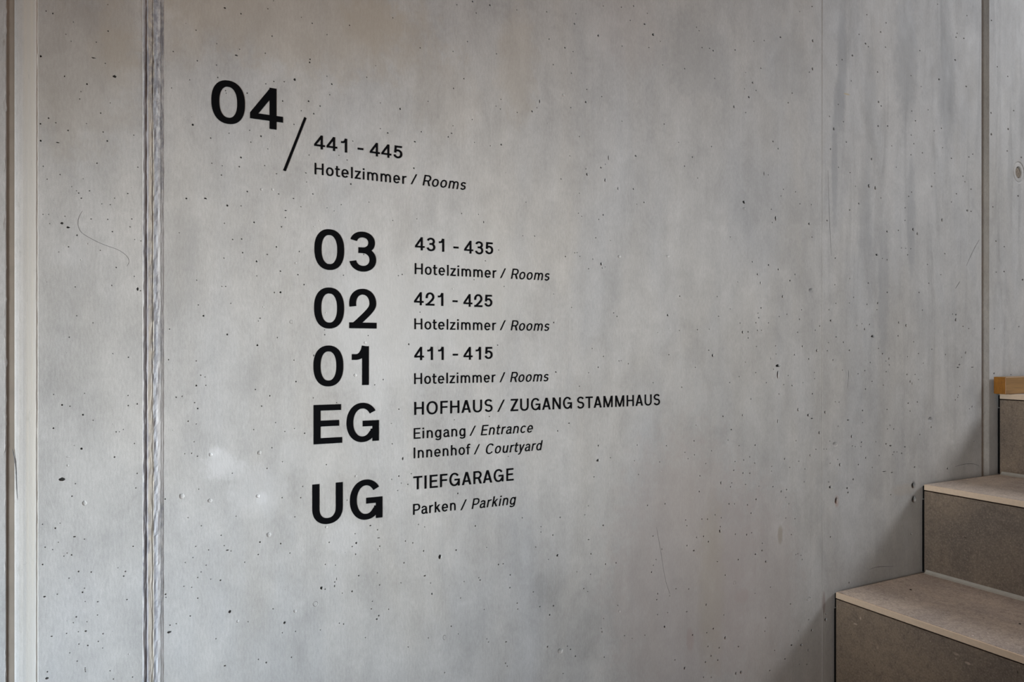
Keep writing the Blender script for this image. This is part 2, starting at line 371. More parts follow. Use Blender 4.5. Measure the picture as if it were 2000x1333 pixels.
MARKS = [('crack', [(-0.1132, 1.3137), (-0.1113, 1.3037), (-0.1098, 1.2891), (-0.1089, 1.2659), (-0.1069, 1.2407)], 0.0008, 0.0012), ('hairline_mark', [(-0.0447, 1.5891), (-0.0483, 1.581), (-0.0491, 1.5719), (-0.0452, 1.5632), (-0.0321, 1.5551), (-0.0215, 1.5504), (-0.0081, 1.5457), (0.0005, 1.5395), (0.0038, 1.5329), (0.0016, 1.5267)], 0.00025, 0.0), ('scratch', [(1.7329, 1.678), (1.7171, 1.6606), (1.6995, 1.6385), (1.6821, 1.6144)], 0.0009, 0.0), ('scratch', [(1.6591, 1.5787), (1.6421, 1.5619)], 0.0011, 0.0), ('crack', [(0.8019, 1.1232), (0.8107, 1.0828), (0.8207, 1.0332), (0.8308, 1.0053)], 0.0003, 0.0), ('crack', [(1.3514, 0.9744), (1.3786, 0.976), (1.4278, 0.9703)], 0.0005, 0.0), ('crack', [(1.6402, 1.1641), (1.6783, 1.1671), (1.7132, 1.1645), (1.7309, 1.1586)], 0.0006, 0.0), ('crack', [(1.2875, 1.3848), (1.2875, 1.3673), (1.2845, 1.3468)], 0.0006, 0.0), ('crack', [(1.2276, 1.7795), (1.2335, 1.6618), (1.2379, 1.6115)], 0.0006, 0.0)]
PITS = {
    'pit': """
-808,18158,56,66 -742,18144,75,89 -186,18367,47,53 -182,18053,73,84 -305,17896,59,68 -560,17858,45,52 -538,18087,45,52 -861,17628,99,117
-330,17706,223,68 -211,17662,53,61 -114,17525,202,153 -627,17439,70,82 -400,17385,91,105 -462,17287,52,60 -474,17197,58,67 -159,17202,47,53
-259,17064,66,76 -783,16929,75,88 -712,16886,57,67 -863,16852,74,88 -406,16920,52,60 -591,16814,77,89 -233,16845,66,76 -191,16745,87,99
-693,16660,164,59 -861,16659,93,110 -297,16467,73,83 -836,16368,56,66 90,16850,55,62 134,16468,62,70 -613,17929,45,52 1121,18608,137,98
1314,18575,86,90 782,18257,74,80 522,17941,65,71 1261,18030,186,98 1297,18115,62,66 796,17877,74,80 1021,17864,68,73 1036,17708,76,81
1023,18135,60,65 710,17622,59,64 503,17489,57,63 1390,17568,86,91 1129,17558,69,73 1135,17526,61,65 744,17069,118,128 1170,17020,69,73
1420,17092,71,74 953,16931,75,81 1434,16943,71,74 1314,16729,109,115 1294,16608,93,98 1089,16596,61,65 965,16614,60,65 386,18006,78,86
382,17520,64,71 -1145,17751,72,87 -1139,17598,84,101 -1093,18138,85,58 1646,18709,72,75 1717,18829,65,67 1699,18364,81,84 1614,18124,72,75
2190,18150,93,94 2185,18108,110,111 2218,18638,85,86 2724,18713,89,88 2417,18524,69,69 2074,18688,59,60 1989,17844,166,170 1853,17794,82,84
1620,17726,72,75 1722,17775,81,84 2481,17867,113,113 2415,17961,69,69 1832,17536,90,93 2171,17584,110,111 2324,17544,94,95 2239,17428,93,94
2074,17442,75,77 1979,17248,75,76 1561,17035,112,116 1644,16881,72,75 2966,18042,82,80 3094,18224,64,63 3451,17676,142,136 3751,18599,88,83
4265,18644,92,85 4325,19343,92,85 4579,19446,136,124 4638,19288,95,86 4865,19454,139,125 4440,18273,114,104 4271,18101,102,94 3873,17849,79,74
4573,17688,94,86 3161,17356,83,81 3269,17310,149,90 3769,17395,98,92 4188,17377,111,103 4243,17437,163,75 3672,17239,194,92 4874,17334,97,87
5060,17375,163,146 4611,17352,84,76 4263,17551,81,75 5053,18062,98,87 5042,17915,98,87 3658,16858,135,128 3161,17715,74,72 2690,16860,80,79
2577,16909,70,70 1607,16658,72,75 2453,17716,69,69 4496,18833,94,85 4977,18740,97,87 4969,17946,86,77 2770,17130,80,79 2176,16865,68,68
3343,18944,85,81 5856,19564,116,100 5324,19481,89,79 5901,19145,117,101 6193,19064,143,122 6345,19031,109,92 5976,18756,106,91 6313,18679,121,102
6608,18468,111,93 6589,18260,185,155 6304,18126,120,102 5729,18138,115,300 5596,17961,171,149 5679,18031,92,80 5333,17906,100,88 6398,19646,97,82
6371,19479,157,133 6832,19383,201,167 7290,19945,117,96 7542,20018,146,118 6928,19886,101,84 7473,19762,119,96 7828,19957,108,87 7774,19761,270,130
7956,19622,273,218 7305,19302,117,96 7864,19383,122,98 9039,19606,148,113 9299,19600,196,149 9215,19625,135,103 9826,19711,187,140 8643,19162,158,123
9335,19110,151,114 8157,19142,111,88 10257,19189,225,165 10167,18908,256,188 9795,18675,187,233 10088,18609,159,117 10059,19043,143,106 10344,19059,146,107
10465,19491,163,119 10553,20026,148,107 10081,19345,111,82 9259,17881,150,114 8819,17640,175,135 8643,17461,144,112 7587,17513,213,129 8508,17858,114,89
7303,18054,104,85 8190,18131,125,99 7032,17414,127,358 6883,17235,164,136 6971,17304,114,94 6284,17353,96,82 6591,17181,111,93 6466,17685,110,93
6900,18398,114,94 8971,19891,118,90 8912,19940,117,90 8107,19536,111,88 10286,19958,129,95 10972,20168,219,157 11830,20934,179,124 11488,20764,140,98
11852,20271,250,279 12119,20348,218,151 11848,19725,250,279 11755,19644,178,124 13439,21113,178,118 14043,21070,185,120 13871,20846,223,146 13199,20665,175,117
13399,20514,276,183 13486,20465,198,131 14026,20560,184,120 13002,20197,289,194 12693,20056,170,115 12528,19919,168,115 13774,19999,222,146 16487,21339,213,129
16449,21243,236,143 16735,21276,240,144 15162,20701,219,138 16416,20728,306,186 16855,21812,193,116 15778,21836,182,112 18037,20864,232,135 18458,20712,237,136
15832,20197,319,197 16826,20204,265,159 15206,19936,176,110 11286,19161,172,122 11180,18961,171,122 12115,19031,218,151 12580,19145,169,115 12963,19677,154,103
13806,19384,243,238 13892,19313,224,146 14892,19356,216,137 15449,19467,178,111 15014,19168,239,151 13790,18884,263,172 14092,18927,226,147 12735,18821,189,128
12328,18869,166,114 12450,18638,260,284 14871,18842,215,137 15660,19038,226,140 15915,19132,229,141 14962,18668,217,137 15250,18508,220,138 14862,18420,215,137
12822,18425,209,141 14224,18527,166,107 12357,18227,222,152 10781,18171,200,144 10915,18051,202,145 13590,18177,279,237 14374,18096,188,121 16275,18513,234,142
16927,18623,267,159 17073,18704,220,131 15960,18709,184,113 17720,20272,405,237 17786,19748,305,178 17796,19253,305,267 18479,19470,316,242 18708,19940,267,152
19031,18865,326,184 18437,18947,263,151 12588,17892,187,128 14862,20109,172,109 17801,21898,254,149 -670,16291,63,74 -798,16224,50,59 -484,16094,65,75
-374,16132,59,68 -457,16037,78,90 -440,16267,45,53 -506,16119,45,52 -555,16162,51,60 25,16140,68,77 -114,16070,61,69 -159,15989,60,69
-247,15990,53,61 -838,15816,56,66 -652,15729,152,119 -591,15685,166,104 -501,15599,77,90 -772,15714,56,66 -783,15819,50,59 -622,15812,51,59
-186,15810,67,76 68,15837,69,77 49,15740,62,69 -358,15802,66,75 99,15591,55,62 -138,15668,67,76 -586,15459,64,74 -683,15393,44,52
-263,15437,53,61 -98,15242,74,84 96,15146,62,70 165,15578,55,62 -145,15028,60,69 -519,14994,58,67 130,14994,110,198 161,14975,62,70
-504,14658,52,60 -579,14407,58,67 -338,14578,53,60 -963,14975,61,73 -963,14765,68,80 -1027,15391,98,291 -1121,16208,96,116 1149,16096,115,122
892,16162,164,97 672,16141,95,103 1115,15869,76,81 1322,15682,93,99 1213,15669,77,82 1109,15425,76,81 1333,15508,86,90 1130,15066,61,65
1083,15063,61,65 868,14685,104,112 1149,14454,107,114 1474,15909,103,108 1390,16300,94,99 1079,16478,91,97 481,14514,64,71 809,14821,67,72
1190,14851,61,65 1315,16107,70,74 790,15131,66,72 589,15710,58,63 1754,16569,114,67 2134,16621,101,68 1858,16624,131,84 2144,16499,67,68
2742,16536,125,123 2227,16350,93,94 1782,16306,98,67 1972,16264,108,68 2609,16240,79,79 2415,16178,78,78 2513,16147,70,70 2997,16311,73,71
2069,16164,84,51 1873,16096,148,68 1868,16003,82,84 1819,15876,82,84 1754,15609,97,101 2047,15567,92,94 1638,15503,112,67 1804,15293,90,93
2030,15258,92,94 1505,15404,111,116 1507,15217,63,66 2110,15129,101,102 1728,15009,89,92 1806,15015,130,135 1548,14670,111,66 1526,14633,64,66
2386,14462,86,86 2383,14528,69,69 2639,15278,79,79 2923,15580,91,89 3343,16085,75,72 3701,16136,78,73 4401,16273,93,85 4678,16283,95,86
4763,16175,85,173 5014,15772,98,87 4790,15595,85,77 3482,15329,95,91 3425,15309,85,82 5108,15221,98,88 4604,15302,84,76 2986,14457,82,80
1765,14418,73,76 3749,14800,78,74 6611,17096,173,228 6120,16967,119,101 6964,17039,152,294 7222,16926,129,233 7539,16950,159,129 7761,16747,162,130
7608,16703,107,86 6466,16774,98,82 5485,16541,90,79 6449,16452,110,93 6508,16409,98,82 6928,16465,152,126 6840,16383,113,94 5429,16017,90,79
6780,16080,113,94 7071,16056,89,74 6203,15742,131,112 6422,15817,109,92 6374,15810,97,82 6473,15762,98,82 6725,15729,112,94 6888,15661,202,268
6643,15569,124,104 6908,15595,114,94 6964,15617,101,84 5640,16028,114,100 10046,16963,381,281 9705,16299,139,104 10254,15879,193,142 10383,15656,227,166
10455,15500,163,238 9889,15493,125,93 8534,15189,157,122 9392,15210,136,103 5983,15138,94,81 6318,14933,96,82 7137,14865,154,84 7204,14808,129,106
8271,14852,224,176 9429,14858,182,92 9702,14996,124,93 10474,15032,196,143 10396,14935,162,119 10416,14850,195,143 9945,14745,142,105 10341,14756,162,118
9206,14623,135,103 10148,14585,192,141 10148,14472,176,129 10383,14616,195,142 10481,14618,147,107 10008,14577,221,262 8528,14590,128,100 8933,14611,147,113
8047,14550,96,76 10546,17541,131,358 8939,17285,132,102 5987,14686,141,121 10655,17529,149,108 10989,17166,152,109 11380,17282,156,110 11054,17299,153,109
11498,17063,175,123 11812,17074,161,112 10735,16895,166,120 10851,16731,268,410 10761,16645,150,108 11755,16699,320,224 11830,16448,179,124 12258,16804,220,151
12933,17823,192,129 13195,17225,253,169 13706,17592,362,370 13506,17613,357,394 13883,17403,183,119 12921,17069,211,142 13094,17563,155,104 14785,17524,214,136
14884,17624,216,137 15575,17817,292,181 15674,18116,203,126 16706,18161,239,144 16783,18045,240,144 17010,17900,243,145 16463,17742,236,143 16280,17542,210,128
16869,17403,362,217 17010,17397,243,145 15942,17113,321,316 14669,17268,192,122 14936,16829,346,329 15075,16748,262,303 14080,16722,308,200 14445,16773,210,135
14665,17001,213,136 10668,15842,232,168 10919,15773,236,169 12494,16075,224,153 13754,16216,443,212 14546,16407,190,122 14687,16410,170,109 14858,16410,194,123
14751,16275,214,136 14080,16131,226,147 13928,16152,163,106 16039,16377,231,141 15431,16104,223,139 15901,15907,206,127 17664,16676,353,207 17985,16786,282,164
18322,16677,261,151 18317,16092,314,181 17990,16061,231,134 19085,15933,381,215 11030,15264,203,267 13486,15621,238,157 12921,15688,172,116 14088,15451,247,160
13040,15313,212,142 15140,15488,263,165 15476,15700,223,139 12479,15546,168,114 12513,15176,187,127 12313,15044,184,126 12910,15195,172,116 13450,15182,218,144
13782,15217,242,238 13758,15082,181,119 15250,15108,198,124 11544,15025,175,123 12101,15066,164,113 11149,14930,171,122 11488,14841,210,148 12364,14832,296,203
12046,14719,181,125 11923,14635,180,125 11435,14592,191,135 13141,14747,213,143 13293,14784,176,117 13526,14774,219,144 13372,14675,217,235 14458,14826,273,230
14699,14768,299,305 13625,14531,600,237 16444,15037,283,172 16444,14922,377,366 16322,15046,211,128 16711,14777,239,144 16927,14731,218,130 12524,14509,224,153
14437,14545,231,148 17924,14741,256,149 18895,17928,350,199 17862,17575,255,149 10662,14759,149,108 10946,14884,169,121 11366,15700,191,135 11231,15574,223,159
18922,14803,243,138 31,14170,75,85 -134,14215,60,69 -651,13620,89,104 -572,13602,58,67 -441,13497,91,105 -338,13429,59,68 -736,13354,82,96
-905,13759,74,88 -98,13279,67,76 -65,13278,47,54 -22,13304,54,61 -423,13749,52,60 -734,13745,50,59 30,13588,68,77 126,13605,76,85
27,13710,61,69 -456,13101,117,135 -529,13143,45,52 -115,12978,81,92 179,13038,62,70 96,13129,62,70 -651,12757,292,208 -551,12552,71,82
-517,12696,58,67 112,12591,69,77 126,12765,69,77 -963,13386,74,161 -987,13227,147,291 -1133,13119,96,289 -1139,13796,72,87 -1145,12817,60,72
-889,13389,124,103 784,14121,66,72 469,14138,64,71 835,13940,67,72 886,13919,67,72 785,13811,96,104 895,13813,67,72 623,13683,65,71
555,13672,79,87 801,13524,96,104 765,13599,66,72 691,13370,73,80 785,13332,66,72 731,12968,73,80 652,12968,58,64 798,12927,74,80
1209,12683,69,74 1490,13746,79,83 432,12425,78,86 813,12514,59,64 1469,13227,71,74 760,13111,59,64 1516,14318,111,116 1977,14122,75,76
2005,13837,100,102 1671,13658,81,84 2230,13614,68,69 2239,14182,68,137 3203,13841,93,90 3080,13770,83,80 1567,13527,80,83 2119,13145,101,102
1860,13182,74,76 1741,13304,73,75 1984,13215,66,68 1696,12978,81,84 1830,12786,74,76 2408,12705,86,87 1635,12713,80,83 2092,12437,75,77
1826,12312,82,84 2067,12289,75,77 2690,12196,53,105 2547,13538,79,78 3432,13416,95,91 4284,13228,82,75 4857,13252,96,87 3334,12932,94,90
3321,13220,94,54 3432,12468,114,109 3325,12431,84,81 3491,12710,133,204 3466,12365,76,73 3566,12340,96,91 3616,12488,87,82 3415,12266,114,63
4341,12140,133,123 4997,14328,119,107 3581,14338,134,128 5178,12627,88,78 6027,13906,165,101 6830,13972,138,115 6643,13885,111,93 6933,14148,114,94
6713,14278,99,83 7243,14071,117,95 7287,14075,104,85 7434,14022,118,96 7953,13695,123,98 6464,13671,110,93 8580,13604,157,123 8296,14169,168,88
9290,14153,226,274 8883,13948,132,101 9194,14247,179,91 10354,14317,146,107 10075,14028,127,94 10335,13832,162,118 9926,13765,157,117 9695,13660,155,116
10215,13347,160,118 10606,13641,165,120 9532,13058,184,138 10008,13056,190,187 9733,12808,217,104 8857,12654,160,124 8866,12409,146,113 9655,12622,154,116
10325,12489,194,142 9923,12504,142,105 10187,12281,176,130 6272,13084,192,82 6058,12974,130,111 6835,12694,163,136 6822,12451,326,209 6747,12190,150,83
7071,12480,115,95 7558,12395,106,86 7619,12655,120,97 7645,12158,120,97 8241,12607,126,99 8651,12465,129,101 8718,12349,116,90 8093,12338,124,98
9128,12234,134,102 9823,12219,156,116 10037,12235,143,106 10309,12159,161,118 9795,12063,187,140 10024,11996,222,164 10190,11979,176,130 9483,11859,214,258
8992,12027,147,113 9714,11770,170,128 9742,11837,140,104 10081,11783,159,117 10416,11721,146,107 8210,11608,167,132 6636,11729,111,93 10351,11483,227,166
10135,11402,207,153 9680,11465,201,151 9810,11452,140,105 7834,11619,149,119 8977,11753,177,136 8904,12927,117,90 9259,12453,120,91 10845,14328,151,108
10855,14176,134,96 10718,14090,116,264 10795,13890,150,108 10912,13954,673,266 10905,13785,269,724 11183,13763,171,122 11061,13593,153,109 11568,14322,228,160
11349,14157,190,135 11745,14076,231,161 11967,14237,252,280 12265,14235,184,126 11902,13813,179,125 11905,13689,179,125 11582,13618,158,111 11286,13571,207,147
10939,13421,185,133 11848,13396,232,162 12079,13429,181,125 12427,14052,186,127 12298,14396,166,114 12735,14406,208,141 12910,14242,230,155 12704,13848,151,102
12883,13765,76,644 13172,13763,175,117 13379,13826,197,131 13550,13991,219,145 13932,14172,244,160 14043,14017,164,107 14051,13795,205,133 13957,13517,204,133
13606,13604,200,132 13403,13449,237,157 13806,14281,182,119 14150,13938,206,134 14141,14067,248,257 14751,14107,193,123 15118,14171,197,124 15285,13963,199,125
14729,13728,256,163 15005,13724,217,137 15123,13612,197,124 15579,14264,202,126 16066,14145,231,142 16807,14186,241,318 16663,14080,215,130 16577,13917,285,172
16520,13857,474,115 17064,13854,488,87 14953,14423,195,123 14905,13528,151,301 14841,13576,258,262 16591,13428,214,129 16530,13235,213,129 16511,13187,213,129
16426,13129,212,129 14772,13114,257,164 15079,13131,240,151 12494,13217,186,127 12607,13208,169,115 11446,13100,244,320 11727,12987,355,248 11830,12916,393,100
12199,13023,256,277 10898,12903,134,362 12872,12839,343,129 12580,12732,169,115 13309,13015,255,170 14080,13007,226,147 14836,12942,215,137 17049,12958,220,233
16952,12909,194,116 12035,12629,253,281 12975,12504,269,289 11390,12510,156,110 13281,12370,254,169 13258,12283,176,117 13087,12291,174,117 13002,12311,173,116
14047,12293,267,173 14191,12244,414,161 14665,12188,341,136 13722,12352,161,106 14174,12674,207,134 14092,12600,206,134 14295,12587,208,134 15561,12563,247,153
15166,12422,241,152 17132,12161,221,131 12173,12299,164,113 12239,12295,147,101 11777,12205,178,224 11941,12311,162,112 12335,12446,166,114 13411,12043,237,236
13184,11921,214,143 13827,12060,202,133 14299,12103,208,134 14399,12097,168,108 14257,12052,187,121 14555,12060,254,163 11091,12183,238,170 11467,12110,227,98
11221,12010,172,122 11639,11949,194,136 10748,12065,150,108 10745,11974,150,108 12562,12066,168,115 12629,11956,301,327 12346,12007,166,114 14237,11678,373,107
13989,11719,613,80 14988,11735,304,192 13606,11832,180,118 16145,11615,325,199 13029,11635,270,181 12302,11639,166,114 12350,11534,406,278 12283,11507,257,177
12849,11472,305,206 12875,11382,267,180 10781,11680,233,96 11142,11595,205,146 10996,11569,203,233 11614,11702,158,111 11112,11447,153,109 11200,11317,120,195
14936,11350,649,603 14957,11046,650,685 12524,11251,485,636 14199,11217,228,147 17913,13701,333,194 18591,13660,212,121 13309,12768,157,104 -718,12198,82,96
-670,12250,51,59 -527,12076,129,67 -425,12036,59,68 -842,12257,56,66 -688,12032,51,59 -817,11991,69,81 -744,11954,57,66 -633,11864,57,67
-555,11868,77,90 -601,11896,57,67 -842,11795,75,88 -486,11664,78,90 -357,11640,72,83 -77,11651,54,61 0,11597,82,92 -18,11543,82,92
-426,11459,65,75 -445,11415,84,98 -823,11422,125,88 -699,11432,63,74 -418,11303,52,60 -290,11279,92,68 16,11257,75,85 188,11085,83,93
194,11150,63,70 82,11888,76,85 188,11982,83,93 368,11740,78,86 437,11255,93,102 440,11217,64,71 -508,11137,77,90 -292,11122,66,76
-538,11074,58,67 -401,11062,52,60 -413,10953,117,90 -235,10891,73,83 -487,10960,52,60 -606,10961,64,74 -753,10953,113,59 -284,10809,66,76
-392,10781,78,90 -482,10814,65,75 -239,10722,53,61 -911,10854,80,95 -574,10728,58,67 -500,10617,65,75 -419,10521,59,68 -419,10499,59,68
-415,10479,59,68 -162,10436,60,69 -795,10553,75,88 -800,10478,162,133 -127,10330,67,76 77,10312,69,77 424,10826,185,204 479,10781,272,142
486,10866,79,87 556,10873,65,71 1179,10917,184,196 1400,10753,71,74 1120,10240,137,81 801,11149,81,88 1014,10603,68,73 1067,11335,91,97
953,11366,60,65 801,11410,67,72 840,11473,67,72 899,11550,67,72 1150,11707,168,81 1193,11692,61,65 779,11802,66,72 747,11667,66,72
658,11617,66,72 843,12052,67,72 928,11738,67,73 1112,11770,69,73 643,11323,65,71 731,11296,66,72 716,10942,81,88 1076,11905,76,81
1255,12128,62,66 691,12170,58,64 1359,11526,70,74 -1024,10958,73,218 -1024,11671,122,247 -1048,12001,158,247 -987,11957,73,437 -1061,12388,97,290
-1121,11707,121,145 -1144,11674,66,79 -581,11600,64,75 -1093,10584,60,72 1547,11761,103,108 1808,11709,98,101 1526,11603,87,91 1926,11571,74,76
1990,12043,75,76 2445,11649,87,87 2820,11594,152,150 2802,11723,72,70 2761,11552,98,97 2809,11440,72,115 3019,11812,146,80 3120,11742,92,89
3139,11627,221,54 3153,11509,102,98 3529,11535,105,100 3639,11496,87,82 3804,11360,117,111 4057,11240,240,335 4314,11306,123,113 4625,11628,126,115
3820,11703,88,83 3726,11750,88,83 2530,11328,79,78 2393,11358,78,78 2853,11138,108,106 2518,11045,78,157 2521,11100,87,87 2546,11140,44,192
2341,11044,189,190 2391,11022,86,86 1857,10661,164,169 2761,10935,116,114 3150,10967,92,90 3118,11141,74,72 3508,11228,114,109 3824,10999,196,101
3934,10722,149,139 3912,10881,79,74 3463,10951,76,73 5012,11000,130,116 5090,11000,131,68 4703,10809,116,105 4682,10846,106,96 5211,10813,110,98
5207,10618,132,117 4442,10824,83,76 4386,10590,93,85 4769,10357,85,77 3047,10754,82,80 3032,10651,91,89 3111,10495,166,107 3139,10539,111,107
2584,10529,79,79 2642,10507,88,87 4237,10199,122,113 5141,9803,175,88 4816,9907,96,87 4842,9854,86,77 4349,10066,82,75 3877,10093,89,83
1830,10533,74,76 1999,10520,75,76 1947,10188,91,93 1625,10181,104,108 1529,10241,79,83 2946,10266,73,71 2326,10482,69,69 3571,10019,86,82
1712,10867,81,84 2625,10933,70,70 5130,9479,110,97 5160,9428,99,88 4132,9540,101,93 3282,10605,75,72 4812,11284,85,77 5422,11665,112,99
6103,11601,130,112 5752,11406,104,90 5752,11492,104,90 5969,11335,141,121 6928,11381,164,136 6569,11591,111,93 6056,11003,236,202 5658,11184,103,90
6643,11183,223,83 6690,10945,149,125 5887,10962,93,80 7951,11085,137,109 6976,10740,152,126 7186,10733,142,116 6680,10614,112,93 6417,10693,97,82
7959,10585,123,98 8019,10678,124,98 7923,10475,177,141 8140,10839,125,99 8052,10088,165,131 8030,9990,137,109 6549,10402,123,103 6623,10343,111,93
5617,10491,137,80 5333,10363,145,79 5344,10271,100,89 5736,10243,127,110 5980,10217,141,121 5915,10085,175,151 7220,10025,116,95 5873,9591,163,141
6239,9531,108,92 6299,9469,132,112 6391,9342,146,123 6951,9219,139,115 8429,8882,156,122 8643,8695,230,286 8822,9243,189,146 9119,8708,193,148
9253,8793,195,148 9179,8976,164,125 9410,8687,197,149 9149,9225,149,114 9305,9270,196,149 9584,9055,230,277 9904,8838,188,140 8204,9497,250,198
8047,9734,124,98 8266,9731,126,99 9134,9725,149,182 8735,10065,145,112 9588,10186,184,139 9904,10425,188,140 8854,10724,263,124 8918,10948,176,135
9075,10948,178,136 9459,10995,244,294 9471,11076,168,126 9191,10839,209,159 10113,10854,191,212 9832,10898,156,116 8700,10831,173,134 10232,10878,161,118
10335,10468,291,130 10497,10516,196,143 10507,10650,164,119 8694,11179,144,112 8666,11282,130,101 9036,11258,148,113 9170,11244,179,137 9347,11303,166,126
10222,11240,193,142 9490,11233,137,104 8692,9674,231,89 6905,9641,126,105 6890,9700,101,84 7355,9497,118,96 9554,9473,138,104 8310,10012,126,99
9072,8450,148,113 9253,8412,135,103 9441,8902,182,138 10589,9247,197,143 10569,9000,148,107 8449,10113,127,100 9842,8361,188,303 10596,10298,263,191
9398,10458,136,103 6936,9855,101,84 6158,9113,107,91 7780,9431,121,97 7513,9425,106,86 11242,9401,206,147 11273,8608,310,220 11533,8560,298,210
11823,8794,250,249 11724,8423,177,273 11098,8379,238,170 11688,8157,195,136 11484,8197,157,111 12210,8935,366,328 12228,9045,183,126 11734,9016,177,124
11266,10721,172,122 12162,10277,201,138 12357,10548,222,152 11558,10206,175,123 11442,10332,157,111 11523,10292,140,99 11390,10326,139,98 12902,9564,191,206
14871,10313,259,164 10821,8594,150,108 10695,8239,182,132 9967,8358,252,299 11460,8849,157,111 10319,9743,129,95 10711,9802,133,96 11362,11016,156,110
11115,11055,153,109""",
    'dent': """
6158,18301,262,224 5875,17811,140,121 -387,15508,91,105 -462,15314,91,105 1564,16342,159,166 1705,16356,162,167 2312,15995,120,121 2389,15984,103,104
2244,15912,102,103 2000,15409,133,136 1588,14816,128,133 2398,14760,121,121 3406,15463,95,91 4257,15155,122,113 7246,15799,311,254 8260,15864,335,264
10046,16841,381,281 8302,14614,196,154 11791,15409,606,423 -594,13015,192,89 -594,12913,128,149 516,14017,65,71 523,13266,86,95 618,12444,319,349
943,12357,270,290 950,12937,225,242 -426,12458,260,301 2943,14357,199,195 2802,13907,233,229 1539,12923,270,282 1521,12360,238,249 2811,12514,179,176
8116,12172,138,110 12487,12373,745,508 15516,12735,805,502 37,10598,123,139 1275,10780,186,197 1657,11845,322,334 2407,11858,190,190 3135,11466,185,179
1992,10792,216,221 7246,9919,233,191 6103,9479,522,446""",
    'ring': """
1947,14629,265,271 2264,10844,375,378 4128,10055,282,374 9810,10014,343,349 11741,9417,604,422""",
}
# ------------------------------------------------------------------ the concrete wall
TOP = 2.90
XA, XB0, XB1, XC0, XC1, XD0, XEND = -0.1195, -0.0885, 0.0185, 0.0415, 1.7410, 1.7710, 3.30
XS0, XS1 = 1.2085, 1.2145                                # fine formwork seam inside the main panel
holes = []
for kind, txt in PITS.items():
    for it in txt.split():
        a, b, c, d = (int(q) for q in it.split(','))
        f = 1.05 if kind == 'pit' else 1.0
        holes.append((a / 1e4, b / 1e4, c * f / 1e5, d * f / 1e5, kind))
AX, AZ, ARX, ARZ = ANCHOR
holes = [h for h in holes if math.hypot((h[0] - AX) / (ARX + h[2] + .002), (h[1] - AZ) / (ARZ + h[3] + .002)) > 1]
holes.append((AX, AZ, ARX, ARZ, 'anchor'))
# more bug holes outside the picture, so that the wall goes on
for _ in range(260):
    hx, hz = R.uniform(-1.1, 3.2), R.uniform(0.05, 2.85)
    if hx < -0.14 or hx > 1.98 or hz < 0.75 or hz > 2.25:
        r = 0.0006 + 0.0014 * R.random() ** 3
        holes.append((hx, hz, r, r * R.uniform(0.8, 1.6), 'pit'))
kept = []
cells = {}
for h in sorted(holes, key=lambda q: -max(q[2], q[3])):
    key = (int(h[0] // 0.03), int(h[1] // 0.03)); ok = True
    for i in (-1, 0, 1):
        for j in (-1, 0, 1):
            for q in cells.get((key[0] + i, key[1] + j), ()):
                if abs(h[0] - q[0]) < 1.12 * (h[2] + q[2]) and abs(h[1] - q[1]) < 1.12 * (h[3] + q[3]): ok = False
    if ok: kept.append(h); cells.setdefault(key, []).append(h)

WV, WF = [], []                                          # wall vertices / faces
def panel(x0, x1, z0, z1):
    vs2 = [Vector((x0, z0)), Vector((x1, z0)), Vector((x1, z1)), Vector((x0, z1))]
    fs = []; rings = []
    nz = 24                                              # a few edge points keep triangles from getting endless
    for h in kept:
        x, z, rx, rz, kind = h
        if x - rx * 1.15 < x0 + 0.0002 or x + rx * 1.15 > x1 - 0.0002 or z - rz < z0 + .003 or z + rz > z1 - .003: continue
        n = 22 if kind in ('anchor', 'ring') else (16 if kind == 'dent' else (9 if max(rx, rz) < .0012 else 14))
        ph = R.uniform(0, 6.28); jit = 0.0 if kind in ('anchor', 'ring') else 0.16
        pts = [(math.cos(ph + 2 * math.pi * i / n) * (1 + R.uniform(-jit, jit)), math.sin(ph + 2 * math.pi * i / n) * (1 + R.uniform(-jit, jit))) for i in range(n)]
        s = len(vs2)
        vs2 += [Vector((x + px * rx, z + pz * rz)) for px, pz in pts]
        fs.append(list(range(s, s + n))); rings.append((h, s, pts))
    ov, oe, of, origv, orige, origf = delaunay_2d_cdt(vs2, [(0, 1), (1, 2), (2, 3), (3, 0)], fs, 0, 1e-7)
    base = len(WV)
    WV.extend((p.x, 0.0, p.y) for p in ov)
    back = {}
    for i, lst in enumerate(origv):
        for q in lst: back[q] = base + i
    for f, o in zip(of, origf):
        if o: continue
        WF.append([base + i for i in f])
    for (x, z, rx, rz, kind), s, pts in rings:
        r = math.sqrt(rx * rz)
        if kind == 'pit':
            dp = min(0.013, r * (4.5 if r < .0014 else 2.6))
            prof = [(0.98, dp * 0.5), (0.90, dp * 0.92), (0.0, dp)]
        elif kind == 'dent': prof = [(0.8, r * 0.22), (0.45, r * 0.34), (0.0, r * 0.36)]
        elif kind == 'ring': prof = [(0.88, r * 0.22), (0.70, r * 0.05), (0.35, r * 0.10), (0.0, r * 0.10)]
        else: prof = [(0.90, 0.0012), (0.78, 0.0004), (0.54, 0.0), (0.50, 0.0042), (0.0, 0.0045)]
        prev = [back[s + i] for i in range(len(pts))]
        ox, oz = R.uniform(-.12, .12) * rx, R.uniform(-.12, .12) * rz
        n = len(pts)
        for sc_, dep in prof:
            if sc_ == 0.0:
                c = len(WV); WV.append((x, dep, z))
                for i in range(n): WF.append([prev[i], prev[(i + 1) % n], c])
            else:
                s2 = len(WV)
                WV.extend((x + px * rx * sc_ + ox * (1 - sc_), dep, z + pz * rz * sc_ + oz * (1 - sc_)) for px, pz in pts)
                cur = list(range(s2, s2 + n))
                for i in range(n): WF.append([prev[i], prev[(i + 1) % n], cur[(i + 1) % n], cur[i]])
                prev = cur
